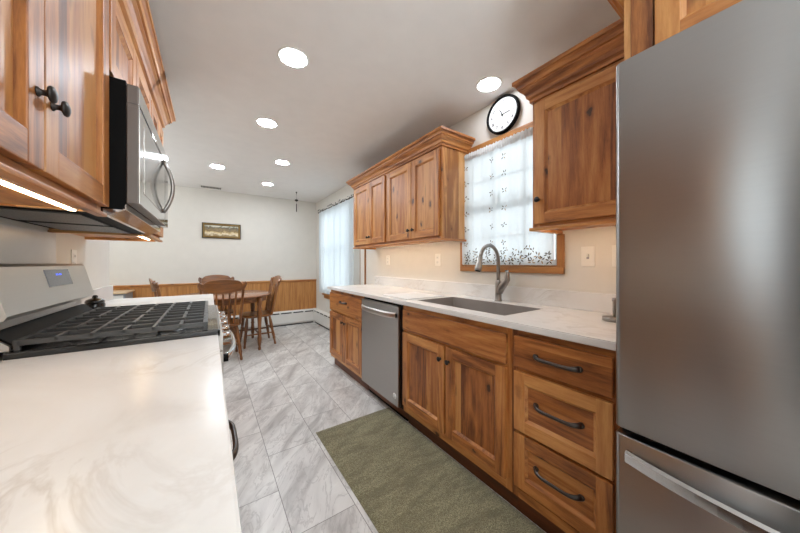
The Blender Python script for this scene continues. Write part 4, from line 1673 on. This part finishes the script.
LEGP = [(0, 0.014), (0.06, 0.016), (0.18, 0.021), (0.30, 0.023), (0.42, 0.018), (0.45, 0.021), (0.48, 0.016), (0.62, 0.020), (0.74, 0.017), (0.77, 0.021), (0.80, 0.015), (0.90, 0.013), (0.95, 0.016), (1, 0.012)]
POSTP = [(0, 0.017), (0.08, 0.019), (0.12, 0.014), (0.15, 0.018), (0.35, 0.019), (0.50, 0.015), (0.53, 0.018), (0.56, 0.014), (0.8, 0.016), (1.0, 0.015)]
SPINP = [(0, 0.009), (0.15, 0.011), (0.35, 0.0145), (0.42, 0.010), (0.5, 0.0145), (0.6, 0.010), (0.85, 0.011), (1, 0.009)]


def make_chair(label):
    t = thing('dining_chair', (0, 0, 0), label, 'chair', 'wooden spindle back chairs around the dining table')
    # saddle seat
    mb = MB()
    ns = 40
    def seat_ring(k_, z, dish=0.0):
        out = []
        for i in range(ns):
            a = 2 * PI * i / ns
            c, s_ = math.cos(a), math.sin(a)
            ex = 0.55
            x = (0.215 + 0.012 * (s_ > 0)) * math.copysign(abs(c) ** ex, c) * k_
            y = 0.205 * math.copysign(abs(s_) ** ex, s_) * k_
            out.append((x, y, z))
        return out
    mb.loops([seat_ring(0.90, 0.412), seat_ring(0.98, 0.420), seat_ring(1.0, 0.434), seat_ring(0.97, 0.447), seat_ring(0.85, 0.446), seat_ring(0.6, 0.438), seat_ring(0.2, 0.435)], M['chair_x'], smooth=True)
    mb.build('seat', t)
    feet = {}
    for sx in (-1, 1):
        for sy in (-1, 1):
            a = (sx * 0.15, sy * 0.145, 0.414)
            b = (sx * 0.195, sy * (0.185 if sy > 0 else 0.215), 0.0)
            feet[sx, sy] = (Vector(a), Vector(b))
            lerp_leg(a, b, LEGP, M['chair']).build('leg', t)
    P = lambda k_, u: feet[k_][0].lerp(feet[k_][1], u)
    SP = [(0, 0.008), (0.3, 0.011), (0.5, 0.014), (0.7, 0.011), (1, 0.008)]
    for sx in (-1, 1):
        lerp_leg(P((sx, -1), 0.58), P((sx, 1), 0.58), SP, M['chair_x']).build('stretcher', t)
    lerp_leg(P((-1, -1), 0.58).lerp(P((-1, 1), 0.58), .5), P((1, -1), 0.58).lerp(P((1, 1), 0.58), .5), SP, M['chair_x']).build('stretcher', t)
    lerp_leg(P((-1, 1), 0.42), P((1, 1), 0.42), SP, M['chair_x']).build('stretcher', t)
    lerp_leg(P((-1, -1), 0.45), P((1, -1), 0.45), SP, M['chair_x']).build('stretcher', t)
    for sx in (-1, 1):
        lerp_leg((sx * 0.185, -0.165, 0.44), (sx * 0.215, -0.262, 0.955), POSTP, M['chair']).build('back_post', t)
    for i in range(5):
        u = (i - 2) / 2
        lerp_leg((u * 0.115, -0.178 - 0.012 * (1 - abs(u)), 0.44), (u * 0.135, -0.250 - 0.022 * (1 - u * u), 0.868), SPINP, M['chair'], 8).build('spindle', t)
    # crest rail: bowed, scrolled ears
    mb = MB()
    rings = []
    n = 28
    for i in range(n + 1):
        u = i / n * 2 - 1
        x = u * 0.243
        au = abs(u)
        top = 0.975 + 0.022 * math.cos(u * 2.2) - 0.028 * math.exp(-((au - 0.80) / 0.09) ** 2) + 0.006 * (au > .9) - 0.022 * max(0, au - .94) / .06
        bot = 0.846 - 0.014 * math.cos(u * PI * .9) + 0.035 * max(0, au - .72) / .28 + 0.02 * max(0, au - .93) / .07
        yc = -0.258 - 0.030 * (1 - u * u)
        tl = 0.035
        y_b, y_t = yc + 0.010, yc - tl + 0.012
        rings.append([(x, y_b - 0.011, bot), (x, y_b + 0.011, bot), (x, y_t + 0.010, top - 0.004), (x, y_t, top), (x, y_t - 0.010, top - 0.004)])
    mb.loops(rings, M['chair_x'], smooth=False)
    mb.build('crest_rail', t)
    return t


ch = make_chair('wooden spindle back chair nearest the range, its back to the kitchen')
ch.location = (0.12, 4.10, 0)
ch.rotation_euler = (0, 0, math.radians(3))
dup(ch, (0.575, 4.58, 0), math.radians(93), 'wooden spindle back chair on the right of the table, beside the wainscot')
dup(ch, (-0.30, 4.63, 0), math.radians(-80), 'wooden spindle back chair seen edge on at the far left of the table')
dup(ch, (0.10, 5.08, 0), math.radians(180), 'wooden spindle back chair against the far wall behind the table')

# ------------------------------------------------------------------ low chest by the far left
t = thing('low_chest', (-1.3, 5.34, 0), 'low grey chest with a pale wood top against the far wall at left', 'chest')
MB().box(-1.62, -0.905, 5.12, 5.585, 0.775, 0.795, M['pale_wood'], 0.004).build('top', t)
MB().box(-1.60, -0.925, 5.14, 5.58, 0.04, 0.7745, M['greybox'], 0.003).build('body', t)
for z in (0.08, 0.32, 0.55):
    d = MB().box(-1.58, -0.945, 5.126, 5.1395, z, z + 0.205, M['white'], 0.003).build('drawer', t)
    MB().lathe([(0.006, 0), (0.006, 0.012), (0.014, 0.016), (0.014, 0.022), (0.004, 0.026)], -1.26, 5.126, z + 0.10, M['nickel'], 14, 1, -1).build('knob', d)
